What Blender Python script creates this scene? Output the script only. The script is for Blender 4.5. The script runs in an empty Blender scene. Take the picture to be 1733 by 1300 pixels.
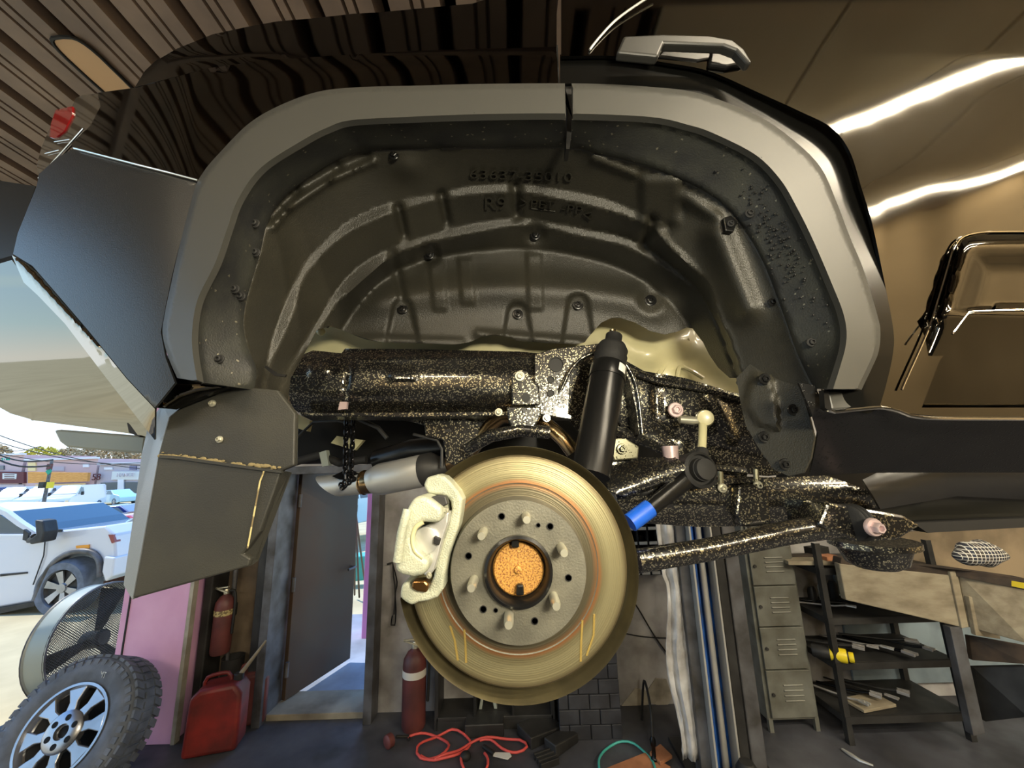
import bpy, bmesh, math, random
import numpy as np
from mathutils import Vector, Matrix, Euler
from mathutils.geometry import delaunay_2d_cdt
random.seed(7); rng = np.random.default_rng(7)
PI = math.pi
sc = bpy.context.scene
C = sc.collection
# ---------------------------------------------------------------- camera
CF = 650.0; CH = 2.05; PIT = math.radians(11.6); ROL = math.radians(1.7)
FW = np.array([0, math.cos(PIT), math.sin(PIT)]); UP = np.array([0, -math.sin(PIT), math.cos(PIT)]); RT = np.array([1.0, 0, 0])
CX = RT * math.cos(ROL) - UP * math.sin(ROL); CY = RT * math.sin(ROL) + UP * math.cos(ROL)
cam_d = bpy.data.cameras.new('camera'); cam = bpy.data.objects.new('camera', cam_d); C.objects.link(cam)
cam_d.sensor_width = 36; cam_d.lens = CF / 1733 * 36; cam_d.clip_start = 0.02; cam_d.clip_end = 300
cam.matrix_world = Matrix(((CX[0], CY[0], -FW[0], 0), (CX[1], CY[1], -FW[1], 0), (CX[2], CY[2], -FW[2], CH), (0, 0, 0, 1)))
sc.camera = cam
# ---------------------------------------------------------------- sky, sun, exposure
sc.view_settings.view_transform = 'Standard'; sc.view_settings.look = 'None'
sc.view_settings.exposure = 0.75; sc.view_settings.gamma = 1.0; sc.view_settings.use_curve_mapping = False
w = bpy.data.worlds.new('world'); sc.world = w; w.use_nodes = True
nt = w.node_tree; bg = nt.nodes['Background']; bg.inputs['Strength'].default_value = 1.1
tc = nt.nodes.new('ShaderNodeTexCoord'); sx = nt.nodes.new('ShaderNodeSeparateXYZ'); cr = nt.nodes.new('ShaderNodeValToRGB')
nt.links.new(tc.outputs['Generated'], sx.inputs[0]); nt.links.new(sx.outputs['Z'], cr.inputs[0]); nt.links.new(cr.outputs[0], bg.inputs[0])
cr.color_ramp.elements[0].position = 0.0; cr.color_ramp.elements[0].color = (0.85, 0.93, 1.0, 1)
cr.color_ramp.elements[1].position = 0.6; cr.color_ramp.elements[1].color = (0.16, 0.42, 0.95, 1)
e = cr.color_ramp.elements.new(0.16); e.color = (0.55, 0.8, 1.0, 1)
sd = bpy.data.lights.new('sun', 'SUN'); sd.energy = 3.0; sd.angle = 0.01; sd.color = (1, 0.95, 0.85)
so = bpy.data.objects.new('sun', sd); C.objects.link(so); so.location = (-6, 8, 12)
so.rotation_euler = Vector((-0.55, 0.05, 0.80)).to_track_quat('Z', 'Y').to_euler()

# ---------------------------------------------------------------- helpers: photo pixel -> point at a real depth
def rays(x, y):
    u = np.asarray(x, float) - 866.5; v = 650.0 - np.asarray(y, float)
    return u[..., None] * CX + v[..., None] * CY + CF * FW
def P(x, y, Y):
    d = rays(x, y); t = np.asarray(Y, float) / d[..., 1]
    return np.array([0, 0, CH]) + d * t[..., None]
def G(x, y, z=0.0):
    d = rays(x, y); return np.array([0, 0, CH]) + d * ((z - CH) / d[2])
def PX(x, y, X):
    d = rays(x, y); return np.array([0, 0, CH]) + d * (X / d[0])
def dep(x, y, Y):
    return float(np.dot(P(x, y, Y) - np.array([0, 0, CH]), FW))
def rp(px, x, y, Y):                      # pixels -> metres at that point
    return px * dep(x, y, Y) / CF

# ---------------------------------------------------------------- materials
def lin(c):
    return tuple(((v / 255) / 12.92 if v / 255 <= 0.04045 else ((v / 255 + 0.055) / 1.055) ** 2.4) for v in c)
def mat(name, col, rough=0.5, metal=0.0, col2=None, nscale=8, amt=0.5, bump=0.0, bscale=60, coat=0.0, coord='Object', spec=None, emis=None, voro=False, stretch=None, detail=4, lo=0.35, hi=0.65, rvar=0.0, bdist=0.002):
    m = bpy.data.materials.new(name); m.use_nodes = True; n = m.node_tree.nodes; l = m.node_tree.links
    b = n['Principled BSDF']; c1 = lin(col)
    b.inputs['Base Color'].default_value = (*c1, 1); b.inputs['Roughness'].default_value = rough; b.inputs['Metallic'].default_value = metal
    if spec is not None: b.inputs['IOR'].default_value = spec
    if coat: b.inputs['Coat Weight'].default_value = coat; b.inputs['Coat Roughness'].default_value = 0.03
    t = n.new('ShaderNodeTexCoord'); src = t.outputs[coord]
    if stretch:
        mp = n.new('ShaderNodeMapping'); mp.inputs['Scale'].default_value = stretch; l.new(src, mp.inputs[0]); src = mp.outputs[0]
    if col2 is not None:
        z = n.new('ShaderNodeTexNoise'); z.inputs['Scale'].default_value = nscale; z.inputs['Detail'].default_value = detail; l.new(src, z.inputs['Vector'])
        r = n.new('ShaderNodeValToRGB'); r.color_ramp.elements[0].position = lo; r.color_ramp.elements[1].position = hi
        r.color_ramp.elements[0].color = (*c1, 1); r.color_ramp.elements[1].color = (*lin(col2), 1)
        l.new(z.outputs['Fac'], r.inputs[0]); l.new(r.outputs[0], b.inputs['Base Color'])
    if rvar:
        z3 = n.new('ShaderNodeTexNoise'); z3.inputs['Scale'].default_value = nscale * 2; l.new(src, z3.inputs['Vector'])
        mr = n.new('ShaderNodeMapRange'); mr.inputs[1].default_value = 0.3; mr.inputs[2].default_value = 0.7
        mr.inputs[3].default_value = max(0.02, rough - rvar); mr.inputs[4].default_value = min(1, rough + rvar)
        l.new(z3.outputs['Fac'], mr.inputs[0]); l.new(mr.outputs[0], b.inputs['Roughness'])
    if bump:
        if voro:
            z2 = n.new('ShaderNodeTexVoronoi'); z2.inputs['Scale'].default_value = bscale; dr = n.new('ShaderNodeMapRange'); dr.interpolation_type = 'SMOOTHSTEP'
            dr.inputs[1].default_value = .30; dr.inputs[2].default_value = .0; l.new(z2.outputs['Distance'], dr.inputs[0]); out = dr.outputs[0]
        else:
            z2 = n.new('ShaderNodeTexNoise'); z2.inputs['Scale'].default_value = bscale; z2.inputs['Detail'].default_value = 3; out = z2.outputs['Fac']
        l.new(src, z2.inputs['Vector'])
        bm_ = n.new('ShaderNodeBump'); bm_.inputs['Strength'].default_value = bump; bm_.inputs['Distance'].default_value = bdist
        l.new(out, bm_.inputs['Height']); l.new(bm_.outputs[0], b.inputs['Normal'])
    if emis: b.inputs['Emission Color'].default_value = (*lin(emis[0]), 1); b.inputs['Emission Strength'].default_value = emis[1]
    return m
def glass(name, col, rough=0.02, alpha=0.5):
    m = mat(name, col, rough, 0.0, spec=1.6); m.node_tree.nodes['Principled BSDF'].inputs['Transmission Weight'].default_value = alpha
    return m

M = {}
M['paint'] = mat('black_paint', (86, 84, 80), 0.05, 1.0)
M['bumper'] = mat('bumper_paint', (30, 31, 32), 0.28, 0.0, spec=1.6, bump=0.15, bscale=500)
M['gloss'] = mat('piano_black', (150, 142, 126), 0.04, 1.0)
M['lip'] = mat('lip_black', (12, 12, 11), 0.2, 0.0, spec=1.3)
M['silver'] = mat('satin_silver_grey', (62, 62, 59), 0.46, 0.05, bump=0.06, bscale=900)
M['flange'] = mat('dirty_black_plastic', (28, 29, 30), 0.55, 0, col2=(46, 47, 42), nscale=14, bump=0.35, bscale=350)
M['liner'] = mat('felt_liner', (52, 50, 42), 0.38, 0, col2=(43, 42, 36), nscale=6, bump=0.55, bscale=420)
M['flap'] = mat('mudflap_plastic', (52, 51, 44), 0.5, 0, col2=(40, 40, 37), nscale=7, bump=0.3, bscale=380)
M['wet'] = mat('oily_frame_black', (14, 14, 15), 0.28, 0.0, col2=(24, 24, 24), nscale=10, bump=1.0, bscale=190, coat=0.6, voro=True, bdist=.0022)
M['wetmetal'] = mat('oiled_steel', (110, 108, 88), 0.25, 0.6, bump=1.0, bscale=200, coat=.4, voro=True, bdist=.002)
M['satinblack'] = mat('satin_black', (24, 24, 24), 0.28, 0.3, bump=0.05, bscale=200)
M['black'] = mat('plain_black', (12, 12, 12), 0.6)
M['rubber'] = mat('rubber', (26, 26, 26), 0.7, bump=0.3, bscale=120)
M['cream'] = mat('primer_cream', (200, 194, 152), 0.35, 0, col2=(176, 170, 132), nscale=5, coat=.3)
M['zinc'] = mat('zinc', (200, 198, 180), 0.3, 0.7)
M['pinkzinc'] = mat('pink_zinc', (208, 186, 186), 0.35, 0.5)
M['castcal'] = mat('cast_caliper', (186, 188, 166), 0.45, 0.15, col2=(160, 164, 146), nscale=30, bump=0.6, bscale=420)
M['brassclip'] = mat('brass_clip', (120, 88, 52), 0.3, 0.9)
M['steel'] = mat('brushed_steel', (196, 196, 192), 0.42, .65, bump=0.1, bscale=200)
M['heat'] = mat('heat_tinted_steel', (150, 118, 82), 0.25, 1.0, col2=(178, 158, 120), nscale=9)
M['rust'] = mat('rust', (186, 138, 66), 0.55, 0.25, col2=(124, 78, 40), nscale=380, lo=.5, hi=.62, bump=.5, bscale=300)
M['chain'] = mat('chain_steel', (40, 40, 42), 0.3, 0.9)
M['blue'] = mat('blue_paint', (24, 78, 158), 0.4, 0, col2=(30, 50, 84), nscale=6)
M['bluerod'] = mat('blue_marker', (30, 90, 200), 0.35)
M['redlens'] = mat('red_lens', (120, 10, 14), 0.08, coat=1, emis=((120, 0, 6), .12))
M['clear'] = mat('smoked_lens', (80, 74, 66), 0.06, .4, coat=1)
M['chrome'] = mat('chrome', (225, 222, 214), 0.08, 1.0)
M['concrete'] = mat('old_concrete', (176, 176, 178), 0.85, 0, col2=(120, 118, 118), nscale=3.2, detail=9, bump=.6, bscale=35)
M['dirtyconc'] = mat('stained_concrete', (150, 146, 132), 0.8, 0, col2=(88, 80, 68), nscale=2.4, detail=8, bump=.5, bscale=25)
M['plaster'] = mat('peeling_plaster', (176, 172, 160), 0.85, 0, col2=(112, 106, 96), nscale=4, detail=8)
M['floor'] = mat('oily_floor', (80, 82, 90), 0.5, 0, col2=(52, 53, 58), nscale=2.2, detail=9, bump=.5, bscale=30, rvar=.2)
M['deck'] = mat('roof_deck', (150, 130, 114), 0.55, 0.0, col2=(124, 108, 96), nscale=3, detail=6)
M['ceilpanel'] = mat('cream_ceiling_panel', (240, 230, 208), .6, 0, col2=(226, 214, 190), nscale=1.5)
M['handle'] = mat('handle_grey', (42, 42, 40), .38, .1)
M['deckdark'] = mat('roof_void', (14, 13, 13), 0.9)
M['tanwall'] = mat('tan_wall', (178, 158, 124), 0.8, 0, col2=(150, 132, 102), nscale=1.2, detail=6)
M['pink'] = mat('pink_paint', (228, 182, 220), 0.6, 0, col2=(216, 166, 208), nscale=3)
M['pinkb'] = mat('bright_pink', (250, 160, 216), 0.6)
M['lilac'] = mat('lilac_paint', (170, 160, 210), 0.6)
M['brownsteel'] = mat('brown_steel', (70, 50, 34), 0.6, 0.0, col2=(66, 60, 52), nscale=1.6, detail=5, bump=.2, bscale=20)
M['framesteel'] = mat('weathered_steel', (110, 112, 118), 0.5, 0.5, col2=(70, 68, 66), nscale=5, detail=6)
M['galv'] = mat('galvanised', (196, 196, 196), 0.38, 0.4, col2=(130, 126, 122), nscale=5, detail=7, bump=1, bscale=14)
M['darksteel'] = mat('dark_steel', (60, 60, 60), 0.5, 0.4, col2=(42, 42, 42), nscale=6)
M['locker'] = mat('grey_locker', (112, 114, 108), 0.5, 0.2, col2=(84, 84, 76), nscale=6, detail=7)
M['wood'] = mat('worn_wood', (150, 142, 122), 0.75, 0, col2=(118, 108, 90), nscale=5, stretch=(1, 3, 3), detail=9, bump=.4, bscale=40)
M['darkwood'] = mat('dark_wood', (66, 54, 44), 0.8, 0, col2=(40, 34, 30), nscale=10)
M['red'] = mat('red_plastic', (124, 36, 32), 0.5, 0, col2=(84, 28, 26), nscale=6)
M['redtank'] = mat('faded_red', (108, 58, 56), 0.5, 0, col2=(80, 46, 46), nscale=6)
M['yellow'] = mat('yellow_plastic', (222, 200, 40), 0.4)
M['label'] = mat('paper_label', (186, 172, 120), 0.7, 0, col2=(110, 96, 66), nscale=60, lo=.5, hi=.56)
M['whitelabel'] = mat('white_label', (216, 216, 210), 0.5)
M['card'] = mat('cardboard', (172, 118, 84), 0.8, 0, col2=(150, 100, 70), nscale=12)
M['cord'] = mat('red_cord', (214, 84, 78), 0.5)
M['hose'] = mat('teal_hose', (70, 170, 160), 0.4)
M['asphalt'] = mat('sunny_ground', (196, 184, 150), 0.9, 0, col2=(176, 164, 132), nscale=1.5, detail=9, bump=.4, bscale=20)
M['walk'] = mat('sidewalk', (150, 160, 178), 0.85, 0, col2=(120, 126, 138), nscale=2, detail=8, bump=.6, bscale=22)
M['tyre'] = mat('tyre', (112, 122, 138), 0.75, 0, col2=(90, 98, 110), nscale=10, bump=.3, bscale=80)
M['alloy'] = mat('alloy_wheel', (176, 180, 188), 0.25, 0.8, col2=(150, 154, 160), nscale=4)
M['white'] = mat('white_car', (214, 217, 224), 0.2, coat=1)
M['carblue'] = mat('blue_car', (34, 54, 120), 0.2, coat=1)
M['carred'] = mat('red_car', (190, 24, 50), 0.2, coat=1)
M['carlight'] = mat('pale_blue_car', (170, 210, 226), 0.2, coat=1)
M['carglass'] = mat('car_glass', (58, 76, 90), 0.06, 0.3, coat=1)
M['amber'] = mat('amber', (240, 160, 40), 0.3)
M['leaf'] = mat('yellow_green_leaves', (222, 212, 80), 0.8, 0, col2=(168, 150, 60), nscale=4)
M['leaf2'] = mat('bare_tan_branches', (214, 190, 150), 0.9, 0, col2=(150, 130, 96), nscale=6)
M['bld'] = mat('mauve_building', (206, 178, 178), 0.8); M['bld2'] = mat('cream_building', (238, 214, 160), 0.8)
M['bld3'] = mat('grey_building', (190, 180, 186), 0.8); M['maroon'] = mat('maroon_sign', (104, 54, 56), 0.7)
M['orange'] = mat('orange_sign', (232, 168, 90), 0.7, 0, col2=(206, 140, 66), nscale=3, stretch=(1, 1, 10))
M['green'] = mat('green_sign', (0, 150, 120), 0.5)
M['sheen'] = mat('grey_bar', (150, 158, 152), 0.4, .2)

def glint_flecks(m, sc_=380, th=.80, col=(196, 190, 164)):  # pale metallic flecks put the droplet glints into the colour
    n = m.node_tree.nodes; l = m.node_tree.links; b = n['Principled BSDF']; t = n.new('ShaderNodeTexCoord'); v = n.new('ShaderNodeTexVoronoi'); v.inputs['Scale'].default_value = sc_; l.new(t.outputs['Object'], v.inputs['Vector'])
    s = n.new('ShaderNodeSeparateColor'); l.new(v.outputs['Color'], s.inputs[0]); g = n.new('ShaderNodeMath'); g.operation = 'GREATER_THAN'; g.inputs[1].default_value = th; l.new(s.outputs[0], g.inputs[0])
    old = b.inputs['Base Color'].links[0].from_socket; mx = n.new('ShaderNodeMix'); mx.data_type = 'RGBA'; l.new(g.outputs[0], mx.inputs[0]); l.new(old, mx.inputs[6]); mx.inputs[7].default_value = (*lin(col), 1)
    l.new(mx.outputs[2], b.inputs['Base Color']); l.new(g.outputs[0], b.inputs['Metallic'])
M['sill'] = mat('sill_black', (14, 14, 15), 0.3, 0.0, col2=(22, 22, 22), nscale=10, bump=.6, bscale=190, voro=True); glint_flecks(M['wet']); glint_flecks(M['flange'], 300, .994, (150, 146, 130))
# ---------------------------------------------------------------- mesh building
class MB:
    def __init__(s): s.v = []; s.f = []
    def add(s, vs, fs):
        o = len(s.v); s.v += [tuple(map(float, q)) for q in vs]; s.f += [tuple(i + o for i in f) for f in fs]; return s
    def box(s, c, d, rot=None):
        R = (rot if isinstance(rot, Matrix) else Euler(rot).to_matrix()) if rot is not None else Matrix.Identity(3)
        vs = [Vector(c) + R @ Vector((a * d[0] / 2, b * d[1] / 2, e * d[2] / 2)) for a in (-1, 1) for b in (-1, 1) for e in (-1, 1)]
        return s.add(vs, [(0, 1, 3, 2), (4, 6, 7, 5), (0, 4, 5, 1), (2, 3, 7, 6), (0, 2, 6, 4), (1, 5, 7, 3)])
    def prism(s, pts, vec):
        n = len(pts); vec = np.asarray(vec, float); pts = [np.asarray(p, float) for p in pts]
        return s.add(pts + [p + vec for p in pts], [tuple(range(n)), tuple(range(2 * n - 1, n - 1, -1))] + [(i, i + n, (i + 1) % n + n, (i + 1) % n) for i in range(n)])
    def pp(s, px, Y, T=0.02, Ys=None):    # pixel outline standing at depth Y, real thickness T
        pts = [P(x, y, Y if Ys is None else Ys[i]) for i, (x, y) in enumerate(px)]
        return s.prism(pts, (0, T, 0))
    def tube(s, pts, r, n=12, closed=False, caps=True):
        pts = [Vector(map(float, p)) for p in pts]; m = len(pts); rr = r if hasattr(r, '__len__') else [r] * m
        up = None; vs = []
        for i, p in enumerate(pts):
            if closed: t = (pts[(i + 1) % m] - pts[i - 1])
            else: t = pts[min(i + 1, m - 1)] - pts[max(i - 1, 0)]
            t.normalize()
            if up is None: up = t.orthogonal().normalized()
            up = (up - t * up.dot(t)); up = up.normalized() if up.length > 1e-6 else t.orthogonal().normalized(); q = t.cross(up)
            for k in range(n):
                a = 2 * PI * k / n; vs.append(p + (up * math.cos(a) + q * math.sin(a)) * rr[i])
        fs = []
        for i in range(m if closed else m - 1):
            for k in range(n):
                a = i * n + k; b = i * n + (k + 1) % n; c = ((i + 1) % m) * n + (k + 1) % n; d = ((i + 1) % m) * n + k
                fs.append((a, b, c, d))
        if caps and not closed: fs += [tuple(range(n - 1, -1, -1)), tuple(range((m - 1) * n, m * n))]
        return s.add(vs, fs)
    def lathe(s, prof, o, ax, n=32, a0=0, a1=360, ref=None, caps=True):   # prof: (radius, distance along axis)
        ax = Vector(ax).normalized(); u = Vector(ref) if ref is not None else ax.orthogonal(); u = (u - ax * u.dot(ax)).normalized(); q = ax.cross(u); o = Vector(map(float, o))
        full = abs(a1 - a0) >= 359.9; m = n if full else n + 1; vs = []
        for (r, h) in prof:
            for k in range(m):
                a = math.radians(a0 + (a1 - a0) * k / n); vs.append(o + ax * h + (u * math.cos(a) + q * math.sin(a)) * r)
        fs = []
        for i in range(len(prof) - 1):
            for k in range(n):
                k2 = (k + 1) % m; fs.append((i * m + k, i * m + k2, (i + 1) * m + k2, (i + 1) * m + k))
        if full and caps and tuple(prof[0]) != tuple(prof[-1]):
            if prof[0][0] > 1e-6: fs.append(tuple(range(m - 1, -1, -1)))
            if prof[-1][0] > 1e-6: fs.append(tuple(range((len(prof) - 1) * m, len(prof) * m)))
        return s.add(vs, fs)
    def ball(s, c, r, n=12, sc_=(1, 1, 1)):
        prof = [(max(1e-5, math.sin(PI * i / n)) * r, -math.cos(PI * i / n) * r) for i in range(n + 1)]
        o = len(s.v); s.lathe(prof, (0, 0, 0), (0, 0, 1), n * 2)
        for i in range(o, len(s.v)):
            v = s.v[i]; s.v[i] = (v[0] * sc_[0] + c[0], v[1] * sc_[1] + c[1], v[2] * sc_[2] + c[2])
        return s
    def build(s, name, m, parent=None, smooth=None, bevel=0, loc=None, seg=2):
        me = bpy.data.meshes.new(name); me.from_pydata(s.v, [], s.f); me.update()
        bm_ = bmesh.new(); bm_.from_mesh(me); bmesh.ops.recalc_face_normals(bm_, faces=bm_.faces); bm_.to_mesh(me); bm_.free()
        if isinstance(m, str): m = M[m]
        me.materials.append(m); o = bpy.data.objects.new(name, me); C.objects.link(o)
        if smooth is not None:
            me.shade_smooth(); me.set_sharp_from_angle(angle=math.radians(smooth))
        if bevel:
            b = o.modifiers.new('bevel', 'BEVEL'); b.width = bevel; b.segments = seg; b.limit_method = 'ANGLE'; b.angle_limit = math.radians(35)
        hang(o, parent)
        if loc is not None: o.location = loc
        return o
WL = {}
def wpos(o):
    p = Vector((0, 0, 0))
    while o is not None: p = p + o.location; o = o.parent
    return p
def hang(o, parent):
    if parent is None: return
    o.parent = parent; r = parent
    while r.parent is not None: r = r.parent
    if not r.get('_local'): o.location = -wpos(parent)
def thing(name, label, cat, loc=(0, 0, 0), group=None, local=False, rz=0):
    o = bpy.data.objects.new(name, None); C.objects.link(o); o.location = tuple(map(float, loc)); o.rotation_euler = (0, 0, rz); o.empty_display_size = .05
    o['label'] = label; o['category'] = cat
    if group: o['group'] = group
    if local: o['_local'] = 1
    return o
def tag(o, label, cat, group=None):
    o['label'] = label; o['category'] = cat
    if group: o['group'] = group
    return o
def lab(o, t): o['label'] = t; return o
def struct(o): o['kind'] = 'structure'; return o
def copy_tree(o, parent=None):
    c = o.copy(); C.objects.link(c); c.parent = parent
    for ch in list(o.children): copy_tree(ch, c)
    return c

def resample(poly, step, closed=True):
    out = []; n = len(poly)
    for i in range(n if closed else n - 1):
        a = np.array(poly[i], float); b = np.array(poly[(i + 1) % n], float); k = max(1, int(round(np.linalg.norm(b - a) / step)))
        for j in range(k): out.append(tuple(a + (b - a) * j / k))
    if not closed: out.append(tuple(map(float, poly[-1])))
    return out
def spline(poly, step=10, closed=False):    # Catmull-Rom through the points
    n = len(poly); out = []
    for i in range(n if closed else n - 1):
        g = (lambda j: np.array(poly[j % n], float)) if closed else (lambda j: np.array(poly[min(max(j, 0), n - 1)], float))
        p0, p1, p2, p3 = g(i - 1), g(i), g(i + 1), g(i + 2); k = max(1, int(round(np.linalg.norm(p2 - p1) / step)))
        for j in range(k):
            t = j / k; out.append(tuple(0.5 * (2 * p1 + (p2 - p0) * t + (2 * p0 - 5 * p1 + 4 * p2 - p3) * t * t + (3 * p1 - p0 - 3 * p2 + p3) * t ** 3)))
    if not closed: out.append(tuple(map(float, poly[-1])))
    return out
def inside(px, py, poly):
    x = np.asarray(px); y = np.asarray(py); r = np.zeros(x.shape, bool); n = len(poly)
    for i in range(n):
        x1, y1 = poly[i]; x2, y2 = poly[(i + 1) % n]
        if y1 == y2: continue
        c = ((y1 > y) != (y2 > y)) & (x < (x2 - x1) * (y - y1) / (y2 - y1) + x1); r ^= c
    return r
def sheet(name, poly, df, step, m, parent=None, cons=(), holes=(), thick=0.003, smooth=60, res=True):
    """a panel: outline (photo frame) + a real depth for every vertex, with thickness"""
    bp = resample(poly, step) if res else list(poly)
    V = list(bp); E = [(i, (i + 1) % len(bp)) for i in range(len(bp))]
    for h in holes:
        hp = resample(h, step); o = len(V); V += hp; E += [(o + i, o + (i + 1) % len(hp)) for i in range(len(hp))]
    for c in cons:
        cp = resample(c, step, False); ok = inside([p[0] for p in cp], [p[1] for p in cp], poly); last = None
        for p, k in zip(cp, ok):
            if k:
                V.append(p)
                if last is not None: E.append((last, len(V) - 1))
                last = len(V) - 1
            else: last = None
    xs = [p[0] for p in poly]; ys = [p[1] for p in poly]
    gx, gy = np.meshgrid(np.arange(min(xs) + step / 2, max(xs), step), np.arange(min(ys) + step / 2, max(ys), step))
    gx = gx + (np.arange(gx.shape[0]) % 2)[:, None] * step / 2; gx = gx.ravel(); gy = gy.ravel(); k = inside(gx, gy, poly)
    gx = gx[k]; gy = gy[k]
    if len(V) and len(gx):
        bv = np.array(V); keep = np.ones(len(gx), bool)
        for i in range(0, len(gx), 2000):
            d = ((gx[i:i + 2000, None] - bv[None, :, 0]) ** 2 + (gy[i:i + 2000, None] - bv[None, :, 1]) ** 2).min(1); keep[i:i + 2000] = d > (0.45 * step) ** 2
        gx = gx[keep]; gy = gy[keep]
    V += list(zip(gx.tolist(), gy.tolist()))
    r = delaunay_2d_cdt([Vector(p) for p in V], E, [], 0, 1e-4)
    vv = np.array([(p[0], p[1]) for p in r[0]]); F = [f for f in r[2]]
    cen = np.array([vv[list(f)].mean(0) for f in F]); ok = inside(cen[:, 0], cen[:, 1], poly)
    for h in holes: ok &= ~inside(cen[:, 0], cen[:, 1], h)
    F = [f for f, k in zip(F, ok) if k]
    Y = df(vv[:, 0], vv[:, 1]); W = P(vv[:, 0], vv[:, 1], Y)
    me = bpy.data.meshes.new(name); me.from_pydata(W.tolist(), [], [tuple(f) for f in F]); me.update()
    b = bmesh.new(); b.from_mesh(me); bmesh.ops.delete(b, geom=[v for v in b.verts if not v.link_faces], context='VERTS')
    for f in b.faces:
        f.normal_update()
        if f.normal.dot(f.calc_center_median() - Vector((0, 0, CH))) > 0: f.normal_flip()
    if thick:                                        # real thickness: a back skin and a rim
        b.verts.ensure_lookup_table()
        for v in b.verts: v.normal_update()
        front = list(b.verts); bk = {v: b.verts.new(v.co - v.normal * thick) for v in front}
        rim = [(e.verts[0], e.verts[1]) for e in b.edges if len(e.link_faces) == 1]
        for f in list(b.faces):
            try: b.faces.new([bk[v] for v in reversed(f.verts)])
            except ValueError: pass
        for p_, q_ in rim: b.faces.new([p_, q_, bk[q_], bk[p_]])
        bmesh.ops.recalc_face_normals(b, faces=b.faces)
    b.to_mesh(me); b.free()
    me.materials.append(M[m] if isinstance(m, str) else m); me.shade_smooth(); me.set_sharp_from_angle(angle=math.radians(smooth))
    o = bpy.data.objects.new(name, me); C.objects.link(o)
    hang(o, parent); return o
def text(s, name, px, Y, h, m, parent=None, rot=0, ext=0.0008, width=None, tilt=90, slant=0, rz=0):
    cu = bpy.data.curves.new(name, 'FONT'); cu.body = s; cu.size = h; cu.extrude = ext; cu.align_x = 'CENTER'; cu.align_y = 'CENTER'; cu.shear = slant
    t = bpy.data.objects.new(name, cu); me = bpy.data.meshes.new_from_object(t); bpy.data.objects.remove(t)
    o = bpy.data.objects.new(name, me); C.objects.link(o); me.materials.append(M[m] if isinstance(m, str) else m)
    p = Vector(P(px[0], px[1], Y).tolist()) if len(px) == 2 else Vector(px)
    if width:
        xs = [v.co.x for v in me.vertices]; k = width / (max(xs) - min(xs))
        for v in me.vertices: v.co.x *= k
    R = Euler((math.radians(tilt), 0, math.radians(rz))).to_matrix().to_4x4() @ Matrix.Rotation(math.radians(rot), 4, 'Z')
    me.transform(Matrix.Translation(p) @ R); hang(o, parent); return o
NEG = (0, -1, 0)
def bolt(name, x, y, Y, r, m, parent, h=0.006, hexa=True, flange=True, ax=NEG, recess=True):
    b = MB(); p = P(x, y, Y); R = rp(r, x, y, Y)
    if flange: b.lathe([(R, 0), (R, h * .25), (R * .9, h * .4), (R * .62, h * .4)], p, ax, 20)
    b.lathe([(R * .62, 0), (R * .62, h), (R * .5, h * 1.15), (R * .34, h * 1.15), (R * .28, h * .6), (1e-4, h * .6)], p, ax, 6 if hexa else 16)
    return b.build(name, m, parent, smooth=35)
# ================================================================ the building
WY = 3.76                                  # far wall
def wx(x, y=1050): return float(P(x, y, WY)[0])
CZ = 5.0
# floor and grounds
struct(MB().box((1.1, -0.6, -0.05), (11.0, 8.8, 0.1)).build('floor', 'floor'))
gp = [(-60, -.04), (6.6, -.04), (9, -.30), (12, -.44), (36, -.92), (150, -.92)]; b = MB()
b.add([(xx, y_, z_) for y_, z_ in gp for xx in (-110, 70)], [(2 * i, 2 * i + 1, 2 * i + 3, 2 * i + 2) for i in range(len(gp) - 1)])
struct(b.build('ground', 'asphalt'))
def gz(y): return float(np.interp(y, [p[0] for p in gp], [p[1] for p in gp]))
struct(MB().box((-1.6, 4.9, -0.03), (1.9, 2.2, 0.07)).build('sidewalk_slab', 'walk'))
# wall with the door opening and the wide garage opening
xl, xd0, xd1, xr = wx(322), wx(470, 1000), wx(640, 1000), 6.6
dz = float(P(500, 800, WY)[2])
struct(MB().box(((xl + xd0) / 2, WY + .12, CZ / 2), (xd0 - xl, .24, CZ)).build('wall_left', mat('stained_brown_wall', (118, 104, 86), .85, 0, col2=(66, 56, 46), nscale=3, detail=8, bump=.5, bscale=30)))
b = MB()
b.box(((xd0 + xd1) / 2, WY + .12, (CZ + dz) / 2), (xd1 - xd0, .24, CZ - dz))
b.box(((xd1 + xr) / 2, WY + .12, CZ / 2), (xr - xd1, .24, CZ))
struct(b.build('wall_back', 'concrete'))
hz = 3.35
struct(MB().box(((xl - 7) / 2, WY + .12, (CZ + hz) / 2), (xl + 7, .24, CZ - hz)).build('wall_header', 'deckdark'))
struct(MB().box((6.7, -.6, CZ / 2), (.2, 8.9, CZ)).build('wall_right', 'tanwall'))
struct(MB().box((.2, -5.1, CZ / 2), (13.2, .2, CZ)).build('wall_front', 'tanwall'))
struct(MB().box((.2, -4.985, 1.6), (13.0, .03, 3.2)).build('trim_dark_reflection', 'darksteel'))  # unseen dark band added so the lower door reflects dark
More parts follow.
